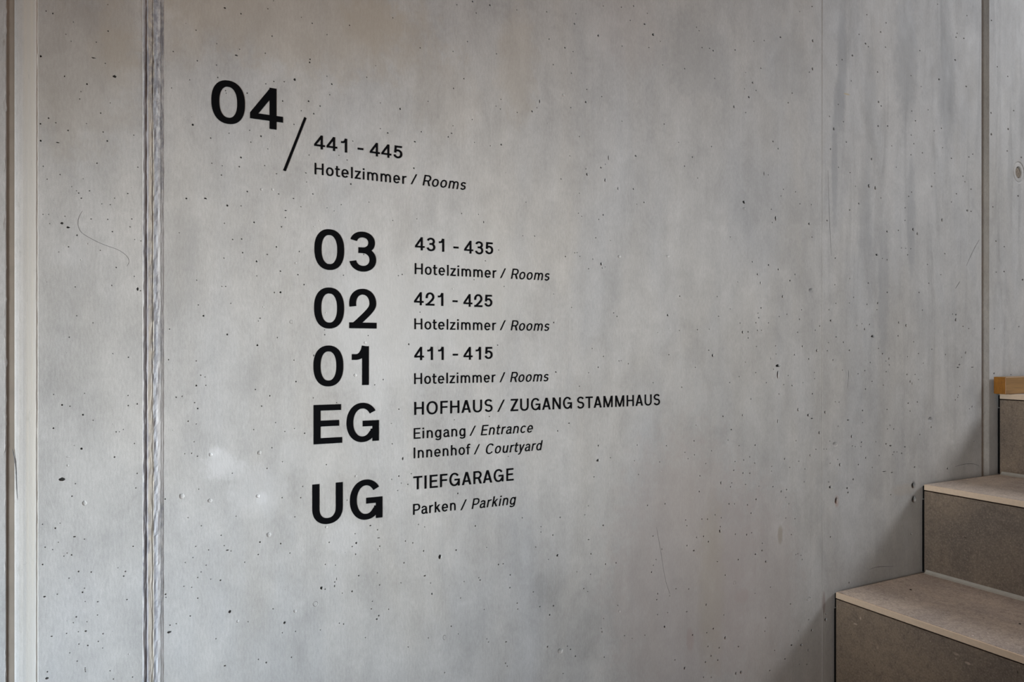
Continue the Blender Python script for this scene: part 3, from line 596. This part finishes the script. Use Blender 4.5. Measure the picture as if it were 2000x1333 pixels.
panel(-1.20, XA, 0, TOP); panel(XB0, XB1, 0, TOP); panel(XC0, XS0, 0, TOP); panel(XS1, XC1, 0, TOP); panel(XD0, XEND, 0, TOP)
# the fine seam: two hair ridges with a groove between
seam_prof = [(XS0, 0), (1.2098, -0.0003), (1.2108, 0.0), (1.2114, 0.0007), (1.2120, 0.0), (1.2132, -0.00025), (XS1, 0)]
s = len(WV)
for x, y in seam_prof: WV += [(x, y, 0), (x, y, TOP)]
for i in range(len(seam_prof) - 1): WF.append([s + 2 * i, s + 2 * i + 2, s + 2 * i + 3, s + 2 * i + 1])
# solid body behind the face
s = len(WV); y0, y1 = 0.02, 0.24
WV += [(-1.2, y0, 0), (XEND, y0, 0), (XEND, y0, TOP), (-1.2, y0, TOP), (-1.2, y1, 0), (XEND, y1, 0), (XEND, y1, TOP), (-1.2, y1, TOP)]
WF += [[s, s + 1, s + 2, s + 3], [s + 5, s + 4, s + 7, s + 6], [s + 4, s, s + 3, s + 7], [s + 1, s + 5, s + 6, s + 2], [s + 3, s + 2, s + 6, s + 7], [s + 4, s + 5, s + 1, s]]
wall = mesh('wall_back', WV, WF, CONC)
tag(wall, 'fair-faced grey concrete wall with air holes and vertical formwork joints', 'wall', kind='structure')

def strip(name, prof, mat, amp, label, zstep=0.003, sc=(140.0, 60.0), midx=None, edge=None):
    """a vertical moulding: profile points (x, depth) swept up the wall with a ragged surface"""
    nz = int(TOP / zstep); V = []; F = []; M = []
    for j in range(nz + 1):
        z = TOP * j / nz
        for i, (x, y) in enumerate(prof):
            a = amp[i] if isinstance(amp, (list, tuple)) else amp
            dx = dy = 0.0
            if a:
                dy = a * mnoise.fractal(Vector((x * sc[0] * 3, i * 1.7, z * sc[1])), 1.0, 2.0, 4)
                if edge and i in edge: dx = edge[i] * mnoise.fractal(Vector((i * 9.1, 3.3, z * 45)), 0.8, 2.0, 5)
            V.append((x + dx, y + dy, z))
    n = len(prof)
    for j in range(nz):
        for i in range(n - 1):
            F.append([j * n + i, j * n + i + 1, (j + 1) * n + i + 1, (j + 1) * n + i]); M.append(midx[i] if midx else 0)
    o = mesh(name, V, F, mat, midx=M)
    return tag(o, label, 'wall joint', kind='structure')
# left: sealed movement joint (broken arris, brown sealant, rounded lip)
strip('trim_1', [(-0.1207, 0.0), (-0.1203, 0.0), (-0.1197, 0.0012), (-0.1192, 0.0014), (-0.1190, 0.0021), (-0.1180, 0.0022), (-0.1148, 0.0024), (-0.1122, 0.0025), (-0.1114, 0.0025), (-0.1108, 0.0020), (-0.1094, 0.0013), (-0.1068, 0.0007), (-0.1030, 0.0003), (-0.0985, 0.0003), (-0.0940, 0.0), (-0.0912, -0.0004), (-0.0903, -0.0003), (-0.0897, 0.0007), (-0.0889, 0.0002), (-0.0884, 0.0)],
      [STRIP, SEALANT], [0, .0006, .0008, .0004, 0, .0001, .0001, .0001, 0, .0001, .0001, .0001, .0001, .0001, .0001, .0001, .0002, .0006, .0003, 0],
      'vertical sealed movement joint with rounded concrete lip at the far left', midx=[0, 0, 0, 0, 1, 1, 1, 1, 0, 0, 0, 0, 0, 0, 0, 0, 0, 0, 0, 0], edge={1: .0016, 2: .0020})
# ragged raised seam left of the lettering
strip('trim_2', [(0.0183, 0.0), (0.0190, -0.0009), (0.0200, -0.0008), (0.0210, 0.0003), (0.0222, 0.0012), (0.0232, 0.0016), (0.0237, -0.0002), (0.0245, -0.0007), (0.0262, -0.0006), (0.0280, -0.0005), (0.0288, -0.0003), (0.0293, 0.0010), (0.0298, -0.0003), (0.0308, -0.0006), (0.0330, -0.0005), (0.0352, -0.0006), (0.0372, -0.0007), (0.0381, -0.0006), (0.0385, 0.0003), (0.0390, -0.0009), (0.0395, -0.0004), (0.0400, 0.0001), (0.0405, -0.0008), (0.0411, -0.0003), (0.0417, 0.0)],
      SEAM, [0.00000, 0.00057, 0.00095, 0.00095, 0.00114, 0.00095, 0.00076, 0.00057, 0.00057, 0.00057, 0.00114, 0.00152, 0.00152, 0.00171, 0.00152, 0.00114, 0.00057, 0.00057, 0.00038, 0.00038, 0.00038, 0.00038, 0.00038, 0.00038, 0.00000],
      'raised ragged vertical seam in the concrete left of the black lettering', edge={4: .0005, 6: .0005, 11: .0006, 13: .0006})
# right: trapezoid groove behind the steps
strip('trim_3', [(1.7408, 0.0), (1.7412, 0.0016), (1.7414, 0.0100), (1.7440, 0.0105), (1.7500, 0.0104), (1.7545, 0.0096), (1.7600, 0.0062), (1.7660, 0.0026), (1.7695, 0.0004), (1.7702, 0.0012), (1.7707, 0.0004), (1.7712, 0.0)],
      STRIP2, [0, .0003, .0002, .0001, .0001, .0001, .0001, .0001, .0002, .0004, .0002, 0], 'vertical recessed groove in the concrete wall beside the stairs', edge={1: .0004})
for nm, pts, w, yo in MARKS:                                 # hairline cracks and scratches, standing a hair proud of the skin
    V = []; F = []
    P = [Vector(p) for p in pts]; Q = []
    for i in range(len(P) - 1):
        p0, p1, p2, p3 = P[max(i - 1, 0)], P[i], P[i + 1], P[min(i + 2, len(P) - 1)]
        for t in range(8):
            t /= 8
            Q.append(0.5 * ((2 * p1) + (p2 - p0) * t + (2 * p0 - 5 * p1 + 4 * p2 - p3) * t * t + (3 * p1 - p0 - 3 * p2 + p3) * t ** 3))
    Q.append(P[-1])
    for i, p in enumerate(Q):
        d = (Q[min(i + 1, len(Q) - 1)] - Q[max(i - 1, 0)]).normalized(); nn = Vector((-d.y, d.x))
        ww = w * (0.25 + 0.75 * math.sin(math.pi * min(1, max(0, (i + .5) / len(Q))))) * R.uniform(.7, 1.1)
        a, b = p + nn * ww, p - nn * ww
        V += [(a.x, yo, a.y), (p.x, yo - 0.00025, p.y), (b.x, yo, b.y)]
    for i in range(len(Q) - 1):
        F += [[3 * i, 3 * i + 1, 3 * i + 4, 3 * i + 3], [3 * i + 1, 3 * i + 2, 3 * i + 5, 3 * i + 4]]
    mesh(nm, V, F, CRACKM, wall)

# mortar plug in the formwork tie hole
bm = bmesh.new(); n = 20; top = []
ring0 = []
for i in range(n):
    a = 2 * math.pi * i / n; j = 1 + R.uniform(-.05, .02)
    ring0.append(bm.verts.new((AX + math.cos(a) * ARX * .485 * j, 0.0043, AZ + math.sin(a) * ARZ * .485 * j)))
ring1 = [bm.verts.new((AX + (v.co.x - AX) * .93, 0.0022 + R.uniform(0, .0006), AZ + (v.co.z - AZ) * .93)) for v in ring0]
ring2 = [bm.verts.new((AX + (v.co.x - AX) * .55, 0.0018 + R.uniform(0, .0008), AZ + (v.co.z - AZ) * .55)) for v in ring0]
cv = bm.verts.new((AX, 0.0021, AZ)); bm.faces.new(ring0)
for a, b in ((ring0, ring1), (ring1, ring2)):
    for i in range(n): bm.faces.new((a[i], a[(i + 1) % n], b[(i + 1) % n], b[i]))
for i in range(n): bm.faces.new((ring2[i], ring2[(i + 1) % n], cv))
tag(from_bm('mortar_plug', bm, PLUGM), 'brown mortar plug in the round formwork tie hole at the right edge', 'wall plug')
# ------------------------------------------------------------------ floor and stairs
tag(from_bm('floor', box_bm(-1.2, XEND, -2.4, 0.24, -0.12, 0.0), FLOORM), 'dark stone tiled floor at the foot of the stairs', 'floor', kind='structure')
NX = [1.2415 - 0.2793 * k for k in (4, 3, 2, 1)] + [1.2415, 1.5195, 1.8002]      # nose of each step, bottom to top
TZ = [0.9467 - 0.1893 * k for k in (4, 3, 2, 1)] + [0.9467, 1.1356, 1.3227]      # top of each tread
Y0, Y1, TH = -0.0070, -1.60, 0.0118
stairs = empty('staircase', (NX[0], -0.8, 0.0))
tag(stairs, 'brown stone-clad staircase climbing along the concrete wall at lower right', 'staircase')
def child(name, bm, mat):
    for v in bm.verts: v.co -= Vector(stairs.location)
    return from_bm(name, bm, mat, stairs)
prev = 0.0
bmc = bmesh.new()
poly = [(NX[0] + 0.02, 0.0)]
for i, (x, z) in enumerate(zip(NX, TZ)):
    poly += [(x + 0.014, poly[-1][1]), (x + 0.014, z - TH - 0.002)]
poly += [(XEND - .02, poly[-1][1]), (XEND - .02, 0.0)]
clean = []
for p in poly:
    if not clean or (abs(p[0] - clean[-1][0]) + abs(p[1] - clean[-1][1])) > 1e-6: clean.append(p)
fa = [bmc.verts.new((x, Y0 - .004, z)) for x, z in clean]; fb = [bmc.verts.new((x, Y1 + .004, z)) for x, z in clean]
bmc.faces.new(fa); bmc.faces.new(list(reversed(fb)))
for i in range(len(fa)): bmc.faces.new((fa[i], fa[(i + 1) % len(fa)], fb[(i + 1) % len(fa)], fb[i]))
child('stair_core', bmc, CORE)
for i, (x, z) in enumerate(zip(NX, TZ)):
    x1 = NX[i + 1] + 0.0005 if i + 1 < len(NX) else XEND - 0.02
    off = R.uniform(-3, 3)
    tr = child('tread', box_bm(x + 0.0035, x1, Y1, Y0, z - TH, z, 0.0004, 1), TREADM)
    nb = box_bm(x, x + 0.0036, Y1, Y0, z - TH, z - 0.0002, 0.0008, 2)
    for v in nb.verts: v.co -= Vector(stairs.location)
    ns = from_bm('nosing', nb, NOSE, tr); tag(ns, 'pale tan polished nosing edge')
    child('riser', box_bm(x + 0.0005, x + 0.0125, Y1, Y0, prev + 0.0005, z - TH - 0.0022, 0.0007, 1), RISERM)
    jb = box_bm(x + 0.004, x1 - 0.001, Y0 + 0.0001, -0.0016, z - TH - 0.02, z - 0.004)
    tag(child('edge_strip', jb, FOAM), 'black foam edge strip between tread and wall')
    jb = box_bm(x + 0.0022, x + 0.011, Y0 + 0.0001, -0.0016, prev + 0.001, z - TH - 0.0225)
    tag(child('edge_strip', jb, FOAM), 'black foam edge strip between riser and wall')
    # grey silicone fillet where the tread meets the riser above
    g = bmesh.new(); c = 0.0072
    pr = [(x + 0.0008, prev), (x + 0.0008, prev + c), (x - c * .35, prev + c * .35), (x - c, prev)]
    a = [g.verts.new((px, Y0 - .004, pz)) for px, pz in pr]; b = [g.verts.new((px, Y1 + .002, pz)) for px, pz in pr]
    g.faces.new(a); g.faces.new(list(reversed(b)))
    for q in range(4): g.faces.new((a[q], a[(q + 1) % 4], b[(q + 1) % 4], b[q]))
    tag(child('joint_bead', g, GROUT), 'light grey silicone bead')
    prev = z

# oak bar along the wall on the top step
bar = box_bm(1.7805, XEND - 0.05, -0.0315, -0.0045, 1.3231, 1.3625, 0.0012, 2)
for f in bar.faces: f.material_index = 1 if f.normal.x < -0.9 else 0
bar.normal_update()
for f in bar.faces: f.material_index = 1 if f.normal.x < -0.7 else 0
tag(from_bm('oak_bar', bar, [OAK, OAKEND]), 'square oak bar lying along the wall on the top step', 'wooden bar')

# two dark crumbs lying on the lowest visible tread
for (cx, cy, rx, label) in ((1.3853, -0.0669, 0.0021, 'tiny dark crumb on the lowest visible tread, nearer the wall'), (1.3816, -0.2715, 0.0019, 'tiny dark crumb on the lowest visible tread, farther from the wall')):
    cb = bmesh.new(); bmesh.ops.create_icosphere(cb, subdivisions=2, radius=1.0)
    for v in cb.verts:
        k_ = 1 + 0.35 * mnoise.noise(v.co * 1.7 + Vector((cx * 40, 0, 0)))
        v.co = Vector((cx + v.co.x * rx * k_ * 0.7, cy + v.co.y * rx * k_ * 1.2, 0.9467 + 0.0007 + v.co.z * 0.0008 * k_))
    tag(from_bm('crumb', cb, CRUMB), label, 'crumb')
# ------------------------------------------------------------------ lettering: strokes of a plain grotesque, unit = cap height
def arc(cx, cy, rx, ry, a0, a1, p=2.0):
    n = max(8, int(abs(a1 - a0) / 5)); out = []
    for i in range(n + 1):
        a = math.radians(a0 + (a1 - a0) * i / n); c, s_ = math.cos(a), math.sin(a)
        out.append((cx + rx * math.copysign(abs(c) ** (2 / p), c), cy + ry * math.copysign(abs(s_) ** (2 / p), s_)))
    return out
def bez(p0, p1, p2, p3, n=14):
    out = []
    for i in range(n + 1):
        t = i / n; u = 1 - t
        out.append(tuple(u ** 3 * a + 3 * u * u * t * b + 3 * u * t * t * c + t ** 3 * d for a, b, c, d in zip(p0, p1, p2, p3)))
    return out
OS = 0.015
def glyph(ch, wv, wh, big=False):
    """-> width, left bearing class, right bearing class, strokes [polyline], polygons"""
    v, h = wv / 2, wh / 2; xh = 0.725
    S, P = [], []; L = Rr = 's'
    if ch == '0':
        W = .75 if big else .72; S = [arc(W / 2, .5, W / 2 - v, .5 + OS - h, 0, 360, 2.3)]; L = Rr = 'o'
    elif ch == '1':
        W = .445; S = [[(W - v, 0), (W - v, 1)], [(0, .722), (.10, .722)] + bez((.10, .722), (.22, .722), (W - v - .05, .80), (W - v - .005, 1.0))]; L = 'd'; Rr = 's'
    elif ch == '2':
        W = .715; cx = .352; ry = .305
        S = [arc(cx, 1 + OS - h - ry, cx - v, ry, 193, 0, 2.15)[:] + bez((2 * cx - v, 1 + OS - h - ry), (2 * cx - v, .52), (.50, .40), (.03 + wv * .62, h))[1:], [(0, h), (W, h)]]; L = Rr = 'o'
    elif ch == '3':
        W = .705; ym = .535; cx = .352
        ru = (1 + OS - h - ym) / 2; rl = (ym + OS - h) / 2
        S = [arc(cx - .005, ym + ru, .325 - v, ru, 168, -90, 2.1), arc(cx, ym - rl, cx - v, rl, 90, -170, 2.1), [(.235, ym), (.36, ym)]]; L = Rr = 'o'
    elif ch == '4':
        W = .77; wv *= .93; v = wv / 2; wh *= .95; h = wh / 2; xr = W - .155; xl = xr - wv; y = .265; bt = y + h; xo = xl + .02; sl = (1 - bt) / xo; k = 1.16 * wv
        S = [[(xr - v, 0), (xr - v, 1)], [(0, y), (W, y)]]
        P = [[(0, bt - .002), (k, bt - .002), (xl + .001, bt + sl * (xl - k)), (xl + .001 + wv * .6, 1), (xo, 1)]]; L = Rr = 'd'
    elif ch == '5':
        W = .70; ry = .325
        S = [[(.10, 1 - h), (W - .035, 1 - h)], [(.10 + v * .95, 1), (.065 + v * .95, .46)], arc(.345, ry - OS + h + .003, .35 - v, ry - h + .01, 146, -166, 2.1)]; L = Rr = 'o'
    elif ch == '-':
        W = .43; S = [[(0, .40), (W, .40)]]
    elif ch == '/':
        W = .62; P = [[(0, 0), (.62 * wv * 1.55, 0), (W, 1), (W - .62 * wv * 1.55, 1)]]
    elif ch in 'EF':
        W = .735 if big else (.66 if ch == 'E' else .63)
        S = [[(v, 0), (v, 1)], [(v, 1 - h), (W * .96, 1 - h)], [(v, .52), (W * (.89 if ch == 'E' else .92), .52)]]
        if ch == 'E': S.append([(v, h), (W, h)])
        Rr = 'd'
    elif ch == 'G':
        W = .87; cx = .425
        S = [arc(cx, .5, cx - v, .5 + OS - h, 36, 322, 2.1), [(W - v, 0), (W - v, .545)], [(.43, .545 - h), (W, .545 - h)]]
        S[0] += bez(S[0][-1], (S[0][-1][0] + .05, S[0][-1][1] + .05), (W - wv * .75, .20), (W - wv * .78, .33), 6)[1:]; L = 'o'
    elif ch == 'C':
        W = .83; cx = .425; S = [arc(cx, .5, cx - v, .5 + OS - h, 38, 322, 2.1)]; L = Rr = 'o'
    elif ch == 'U':
        W = .775; ry = .33; S = [[(v, 1)] + arc(W / 2, ry - OS + h - .0, W / 2 - v, ry - 0.0, 180, 360, 2.25) + [(W - v, 1)]]
    elif ch == 'O':
        W = .90; S = [arc(W / 2, .5, W / 2 - v, .5 + OS - h, 0, 360, 2.15)]; L = Rr = 'o'
    elif ch == 'H':
        W = .765; S = [[(v, 0), (v, 1)], [(W - v, 0), (W - v, 1)], [(v, .52), (W - v, .52)]]
    elif ch == 'I':
        W = wv; S = [[(v, 0), (v, 1)]]
    elif ch == 'T':
        W = .72; S = [[(W / 2, 0), (W / 2, 1)], [(0, 1 - h), (W, 1 - h)]]; L = Rr = 'd'
    elif ch == 'A':
        W = .80; w = wv * 1.08; a = wv * .60
        P = [[(0, 0), (w, 0), (W / 2 + a * .75, 1), (W / 2 - a, 1)], [(W - w, 0), (W, 0), (W / 2 + a, 1), (W / 2 - a * .75, 1)]]
        S = [[(.17, .29), (W - .17, .29)]]; L = Rr = 'd'
    elif ch == 'N':
        W = .79; w = wv * 1.2; S = [[(v, 0), (v, 1)], [(W - v, 0), (W - v, 1)]]; P = [[(0, 1), (w, 1), (W, 0), (W - w, 0)]]
    elif ch == 'M':
        W = .95; w = wv * 1.15; S = [[(v, 0), (v, 1)], [(W - v, 0), (W - v, 1)]]
        P = [[(0, 1), (w, 1), (W / 2 + wv * .5, 0), (W / 2 - wv * .5, 0)], [(W - w, 1), (W, 1), (W / 2 + wv * .5, 0), (W / 2 - wv * .5, 0)]]
    elif ch == 'Z':
        W = .70; w = wv * 1.25; S = [[(.03, 1 - h), (W - .01, 1 - h)], [(0, h), (W, h)]]; P = [[(0, wh * .6), (w, wh * .6), (W - .01, 1 - wh * .6), (W - .01 - w, 1 - wh * .6)]]; L = Rr = 'd'
    elif ch in 'RP':
        W = .72 if ch == 'R' else .69; y = .455 if ch == 'R' else .42; r = (1 - h - y) / 2; xe = W - .015 - v if ch == 'R' else W - v; cx = xe - .25
        S = [[(v, 0), (v, 1)], [(v, 1 - h), (cx, 1 - h)] + arc(cx, y + r, .25, r, 90, -90, 2.1) + [(v, y)]]
        if ch == 'R': P = [[(.36, y), (.36 + wv * 1.15, y), (W + .01, 0), (W + .01 - wv * 1.15, 0)]]
        Rr = 'd'
    elif ch in 'Ss':
        T = 1.0 if ch == 'S' else xh; W = .70 if ch == 'S' else .54; k = 1.0 if ch == 'S' else .78
        cx = W / 2; ym = T * .52; ru = (T + OS - h - ym) / 2; rl = (ym + OS - h) / 2; rx = W / 2 - v
        up = arc(cx, ym + ru, rx * .96, ru, 22, 232, 2.1); lo = arc(cx, ym - rl, rx, rl, 52, -160, 2.1)
        a, b = up[-1], lo[0]
        S = [up + bez(a, (a[0] + .10 * k, a[1] - .055 * k), (b[0] - .10 * k, b[1] + .055 * k), b, 10)[1:-1] + lo]; L = Rr = 'o'
    elif ch in 'oc':
        W = .645 if ch == 'o' else .58; cx = .3225
        S = [arc(cx, xh / 2, cx - v, xh / 2 + OS - h, 0, 360, 2.15) if ch == 'o' else arc(cx, xh / 2, cx - v, xh / 2 + OS - h, 42, 318, 2.15)]; L = Rr = 'o'
    elif ch == 'e':
        W = .63; ym = xh * .50
        S = [[(W - v * 1.02, ym - h)] + arc(W / 2, xh / 2, W / 2 - v, xh / 2 + OS - h, 0, 322, 2.15), [(v, ym), (W - v, ym)]]; L = Rr = 'o'
    elif ch == 't':
        W = .41; x = .16 + 0; S = [[(x, .93), (x, .22)] + bez((x, .22), (x, .07), (x + .06, h - .012), (x + .17, h - .012))[1:] + [(W, h + .004)], [(0, xh - h), (W - .01, xh - h)]]; L = Rr = 'd'
    elif ch == 'f':
        W = .41; x = .17; S = [[(x, 0), (x, .78)] + bez((x, .78), (x, .94), (x + .07, 1 + OS - h), (x + .15, 1 + OS - h))[1:] + [(W + .01, 1 + OS - h - .012)], [(0, xh - h), (W - .02, xh - h)]]; L = Rr = 'd'
    elif ch == 'l':
        W = wv; S = [[(v, 0), (v, 1)]]
    elif ch == 'i':
        W = wv; S = [[(v, 0), (v, xh)], [(v, 1 - wv * 1.02), (v, 1)]]
    elif ch == 'z':
        W = .55; w = wv * 1.25; S = [[(.02, xh - h), (W - .01, xh - h)], [(0, h), (W, h)]]; P = [[(0, wh * .7), (w, wh * .7), (W - .01, xh - wh * .7), (W - .01 - w, xh - wh * .7)]]; L = Rr = 'd'
    elif ch in 'mnhr':
        def arch(xa, xb):
            ry = .285; cy = xh + OS - h - ry
            return arc((xa + xb) / 2, cy, (xb - xa) / 2, ry, 172, 0, 2.25) + [(xb, 0)]
        if ch == 'm':
            W = .965; xs = [v, W / 2, W - v]; S = [[(v, 0), (v, xh)], arch(xs[0], xs[1]), arch(xs[1], xs[2])]
        elif ch == 'r':
            W = .385; ry = .285; cy = xh + OS - h - ry; S = [[(v, 0), (v, xh)], arc(v + .25, cy, .25, ry, 172, 84, 2.25) + [(W, xh - h - .006)]]; Rr = 'd'
        else:
            W = .575; S = [[(v, 0), (v, 1 if ch == 'h' else xh)], arch(v, W - v)]
    elif ch == 'u':
        W = .575; ry = .285; S = [[(W - v, 0), (W - v, xh)], [(v, xh)] + arc(W / 2, ry - OS + h, W / 2 - v, ry, 180, 352, 2.25)]
    elif ch == 'a':
        W = .60; xr = W - v - .06; r = .225; ct = xh + OS - h - r
        S = [arc(xr - .205, ct, .205, r, 158, 0, 2.2) + [(xr, .12)] + bez((xr, .12), (xr, .03), (xr + .03, h - .01), (xr + .065 + v, h))[1:],
             [(xr, .425), (xr - .13, .41)] + bez((xr - .13, .41), (.10, .385), (v, .34), (v, .21))[1:] + bez((v, .21), (v, .07), (.12, h - OS), (.22, h - OS))[1:] + bez((.22, h - OS), (.34, h - OS), (xr, .10), (xr, .25))[1:]]
        L = 'o'; Rr = 'd'
    elif ch in 'gd':
        W = .605; xr = W - v; cx = xr / 2 + v / 2; S = [arc(cx, xh / 2, cx - v, xh / 2 + OS - h, 0, 360, 2.15)]
        if ch == 'd': S.append([(xr, 0), (xr, 1)])
        else: S.append([(xr, xh), (xr, -.03)] + arc(cx, -.03, cx - v, .225 - h, 0, -158, 2.15)[1:])
        L = 'o'
    elif ch == 'y':
        W = .60; w = wv * 1.06
        P = [[(0, xh), (w, xh), (W / 2 + wv * .62, .0), (W / 2 - wv * .50, .0)], [(W - w, xh), (W, xh), (W / 2 - .075 + wv * .5, -.17), (W / 2 - .075 - wv * .55, -.17)]]
        S = [bez((W / 2 - .08, -.15), (W / 2 - .11, -.235), (.14, -.235), (.04, -.228))]; L = Rr = 'd'
    elif ch == 'k':
        W = .58; S = [[(v, 0), (v, 1)]]; w = wv * 1.2
        P = [[(v, .20), (v, .20 + wv * 1.35), (W - .03 - w, xh), (W - .03, xh)], [(.19, .36), (.19 + w * .62, .36 + .10), (W, 0), (W - w, 0)]]; Rr = 'd'
    else: W = .35
    return W, L, Rr, S, P, wv, wh

def letter_mesh(strokes, polys, wv, wh, slant, sx, cap, close=True):
    """union of the strokes as one flat sheet of vinyl with a little thickness"""
    vs2, fs = [], []
    def tr(x, y): return Vector(((x + slant * y) * sx * cap, y * cap))
    for st in strokes:
        q = [st[0]]
        for p in st[1:]:
            if math.hypot(p[0] - q[-1][0], p[1] - q[-1][1]) > 1e-4: q.append(p)
        n = len(q); loop = n > 3 and math.hypot(q[0][0] - q[-1][0], q[0][1] - q[-1][1]) < 1e-3
        if loop: q = q[:-1]; n -= 1
        A, B = [], []
        for i in range(n):
            a = q[i - 1] if (loop or i) else q[0]; b = q[(i + 1) % n] if (loop or i < n - 1) else q[-1]
            if not loop and i == 0: a, b = q[0], q[1]
            if not loop and i == n - 1: a, b = q[-2], q[-1]
            d = Vector((b[0] - a[0], b[1] - a[1])).normalized()
            ox, oy = -d.y * wv / 2, d.x * wh / 2
            A.append((q[i][0] + ox, q[i][1] + oy)); B.append((q[i][0] - ox, q[i][1] - oy))
        for i in range(n if loop else n - 1):
            j = (i + 1) % n; s_ = len(vs2)
            vs2.extend(tr(*p) for p in (A[i], B[i], B[j], A[j])); fs.append([s_, s_ + 1, s_ + 2, s_ + 3])
    for pl in polys:
        s_ = len(vs2); vs2.extend(tr(*p) for p in pl); fs.append(list(range(s_, s_ + len(pl))))
    loops = [(f[i - 1], f[i]) for f in fs for i in range(len(f))]
    ov, oe, of, _, _, _ = delaunay_2d_cdt(vs2, loops, [], 0, 1e-7)
    F = []                                               # keep what lies inside any stroke, leave the counters open
    polys_ = [[vs2[i] for i in f] for f in fs]
    bbs = [(min(p.x for p in q), max(p.x for p in q), min(p.y for p in q), max(p.y for p in q)) for q in polys_]
    for f in of:
        cx = sum(ov[i].x for i in f) / len(f); cy = sum(ov[i].y for i in f) / len(f)
        for q, bb in zip(polys_, bbs):
            if not (bb[0] <= cx <= bb[1] and bb[2] <= cy <= bb[3]): continue
            ins = False
            for i in range(len(q)):
                a, b = q[i - 1], q[i]
                if (a.y > cy) != (b.y > cy) and cx < (b.x - a.x) * (cy - a.y) / (b.y - a.y) + a.x: ins = not ins
            if ins: F.append(list(f)); break
    yf, yb = -0.00045, -0.0001; n = len(ov)
    V = [(p.x, yf, p.y) for p in ov] + [(p.x, yb, p.y) for p in ov]
    cnt = {}
    for f in F:
        a = sum(ov[f[i]].x * ov[f[(i + 1) % len(f)]].y - ov[f[(i + 1) % len(f)]].x * ov[f[i]].y for i in range(len(f)))
        if a < 0: f.reverse()
    for f in F:
        for i in range(len(f)): cnt[(f[i], f[(i + 1) % len(f)])] = 1
    side = [[b, a, a + n, b + n] for (a, b) in cnt if (b, a) not in cnt]
    me = bpy.data.meshes.new('letter'); me.from_pydata(V, [], F + side); me.validate(); me.update()
    return me

STY = {'b': (.176, .150, 0, True), 'n': (.166, .141, 0, False), 'r': (.144, .125, 0, False), 'i': (.138, .120, .20, False), 'c': (.156, .135, 0, False)}
BEAR = {'s': .118, 'o': .080, 'd': .040}
SPACE = .30
CACHE = {}
def set_run(root, txt, x0, x1, zb, cap, sty, kind_of):
    wv, wh, sl, big = STY[sty]
    G = [(c, glyph(c, wv, wh, big)) if c != ' ' else (c, None) for c in txt]
    if txt == '/':
        W = (x1 - x0) / cap; w = .135
        items = [('/', 0.0)]; G = [('/', (W, 's', 's', [], [[(0, 0), (w, 0), (W, 1), (W - w, 1)]], wv, wh))]
        sx = 1.0; sl = 0
    else:
        # natural positions, then tracking so that the run ends where the photographed one does
        x = 0; items = []; gaps = 0
        for i, (c, g) in enumerate(G):
            if sty == 'n' or (sty == 'b' and c.isdigit()):        # figures stand in cells of equal width
                if c == ' ': items.append((c, x)); x += .42; continue
                if c == '-': items.append((c, x + .08)); x += .58; continue
                off = {'n': {'4': 0, '1': .165}, 'b': {'0': 0, '2': 0, '3': 0, '4': 0, '1': .085}}[sty].get(c, .05)
                items.append((c, x + off)); x_end = x + off + g[0]
                x = x + .886 if i < len(G) - 1 else x_end; continue
            if c == ' ': x += SPACE; items.append((c, x)); continue
            if i and G[i - 1][0] != ' ': x += BEAR[G[i - 1][1][2]] + BEAR[g[1]] + (.02 if big else 0.0)
            items.append((c, x)); x += g[0]
        nat = x + (sl * (1.0 if txt[-1].isupper() or txt[-1] in 'dlkhf' else .7) if sl else 0)
        sx = 1.0; need = (x1 - x0) / cap
        n = len(G) - 1
        track = (need - nat) / n
        lim = 0.025
        if abs(track) > lim:
            t2 = math.copysign(lim, track); sx = (need - n * t2) / nat; track = t2
        items = [(c, px * sx + i * track) for i, (c, px) in enumerate(items)]
        if 'DEBUG_RUNS' in globals(): print('RUN %-12s sx %.3f track %.3f' % (txt, sx, track))
    for (c, px), (_, g) in zip(items, G):
        if c == ' ': continue
        key = (c, sty, round(sx, 3), round(cap, 5)) if c != '/' else (c, round(x1 - x0, 5), round(cap, 5))
        if key not in CACHE:
            CACHE[key] = letter_mesh(g[3], g[4], g[5] / sx, g[6], sl, sx, cap); CACHE[key].materials.append(VINYL)
        o = bpy.data.objects.new(kind_of(c), CACHE[key]); COL.objects.link(o); o.parent = root
        o.location = Vector((x0 + px * cap, 0, zb)) - Vector(root.location)
def kind_of(c):
    return {'-': 'hyphen', '/': 'slash'}.get(c, 'digit' if c.isdigit() else 'letter')
for key, nm, label, grp in SIGNS:
    runs = [r for r in RUNS if r[0] == key]
    root = empty(nm, (runs[0][2], 0.0, runs[0][4]))
    tag(root, label, 'wall lettering', grp)
    for _, txt, x0, x1, zb, cap, sty in runs: set_run(root, txt, x0, x1, zb, cap, sty, kind_of)
# the long slanted rule after the big 04
q = [(0.1836, 1.6622), (0.1871, 1.6616), (0.2140, 1.7352), (0.2112, 1.7366)]
V = [(x, -0.00045, z) for x, z in q] + [(x, -0.0001, z) for x, z in q]
o = mesh('slanted_rule', V, [[0, 1, 2, 3], [0, 4, 5, 1], [1, 5, 6, 2], [2, 6, 7, 3], [3, 7, 4, 0]], VINYL)
tag(o, 'long black slanted line on the wall between the big 04 and 441 - 445', 'wall lettering')
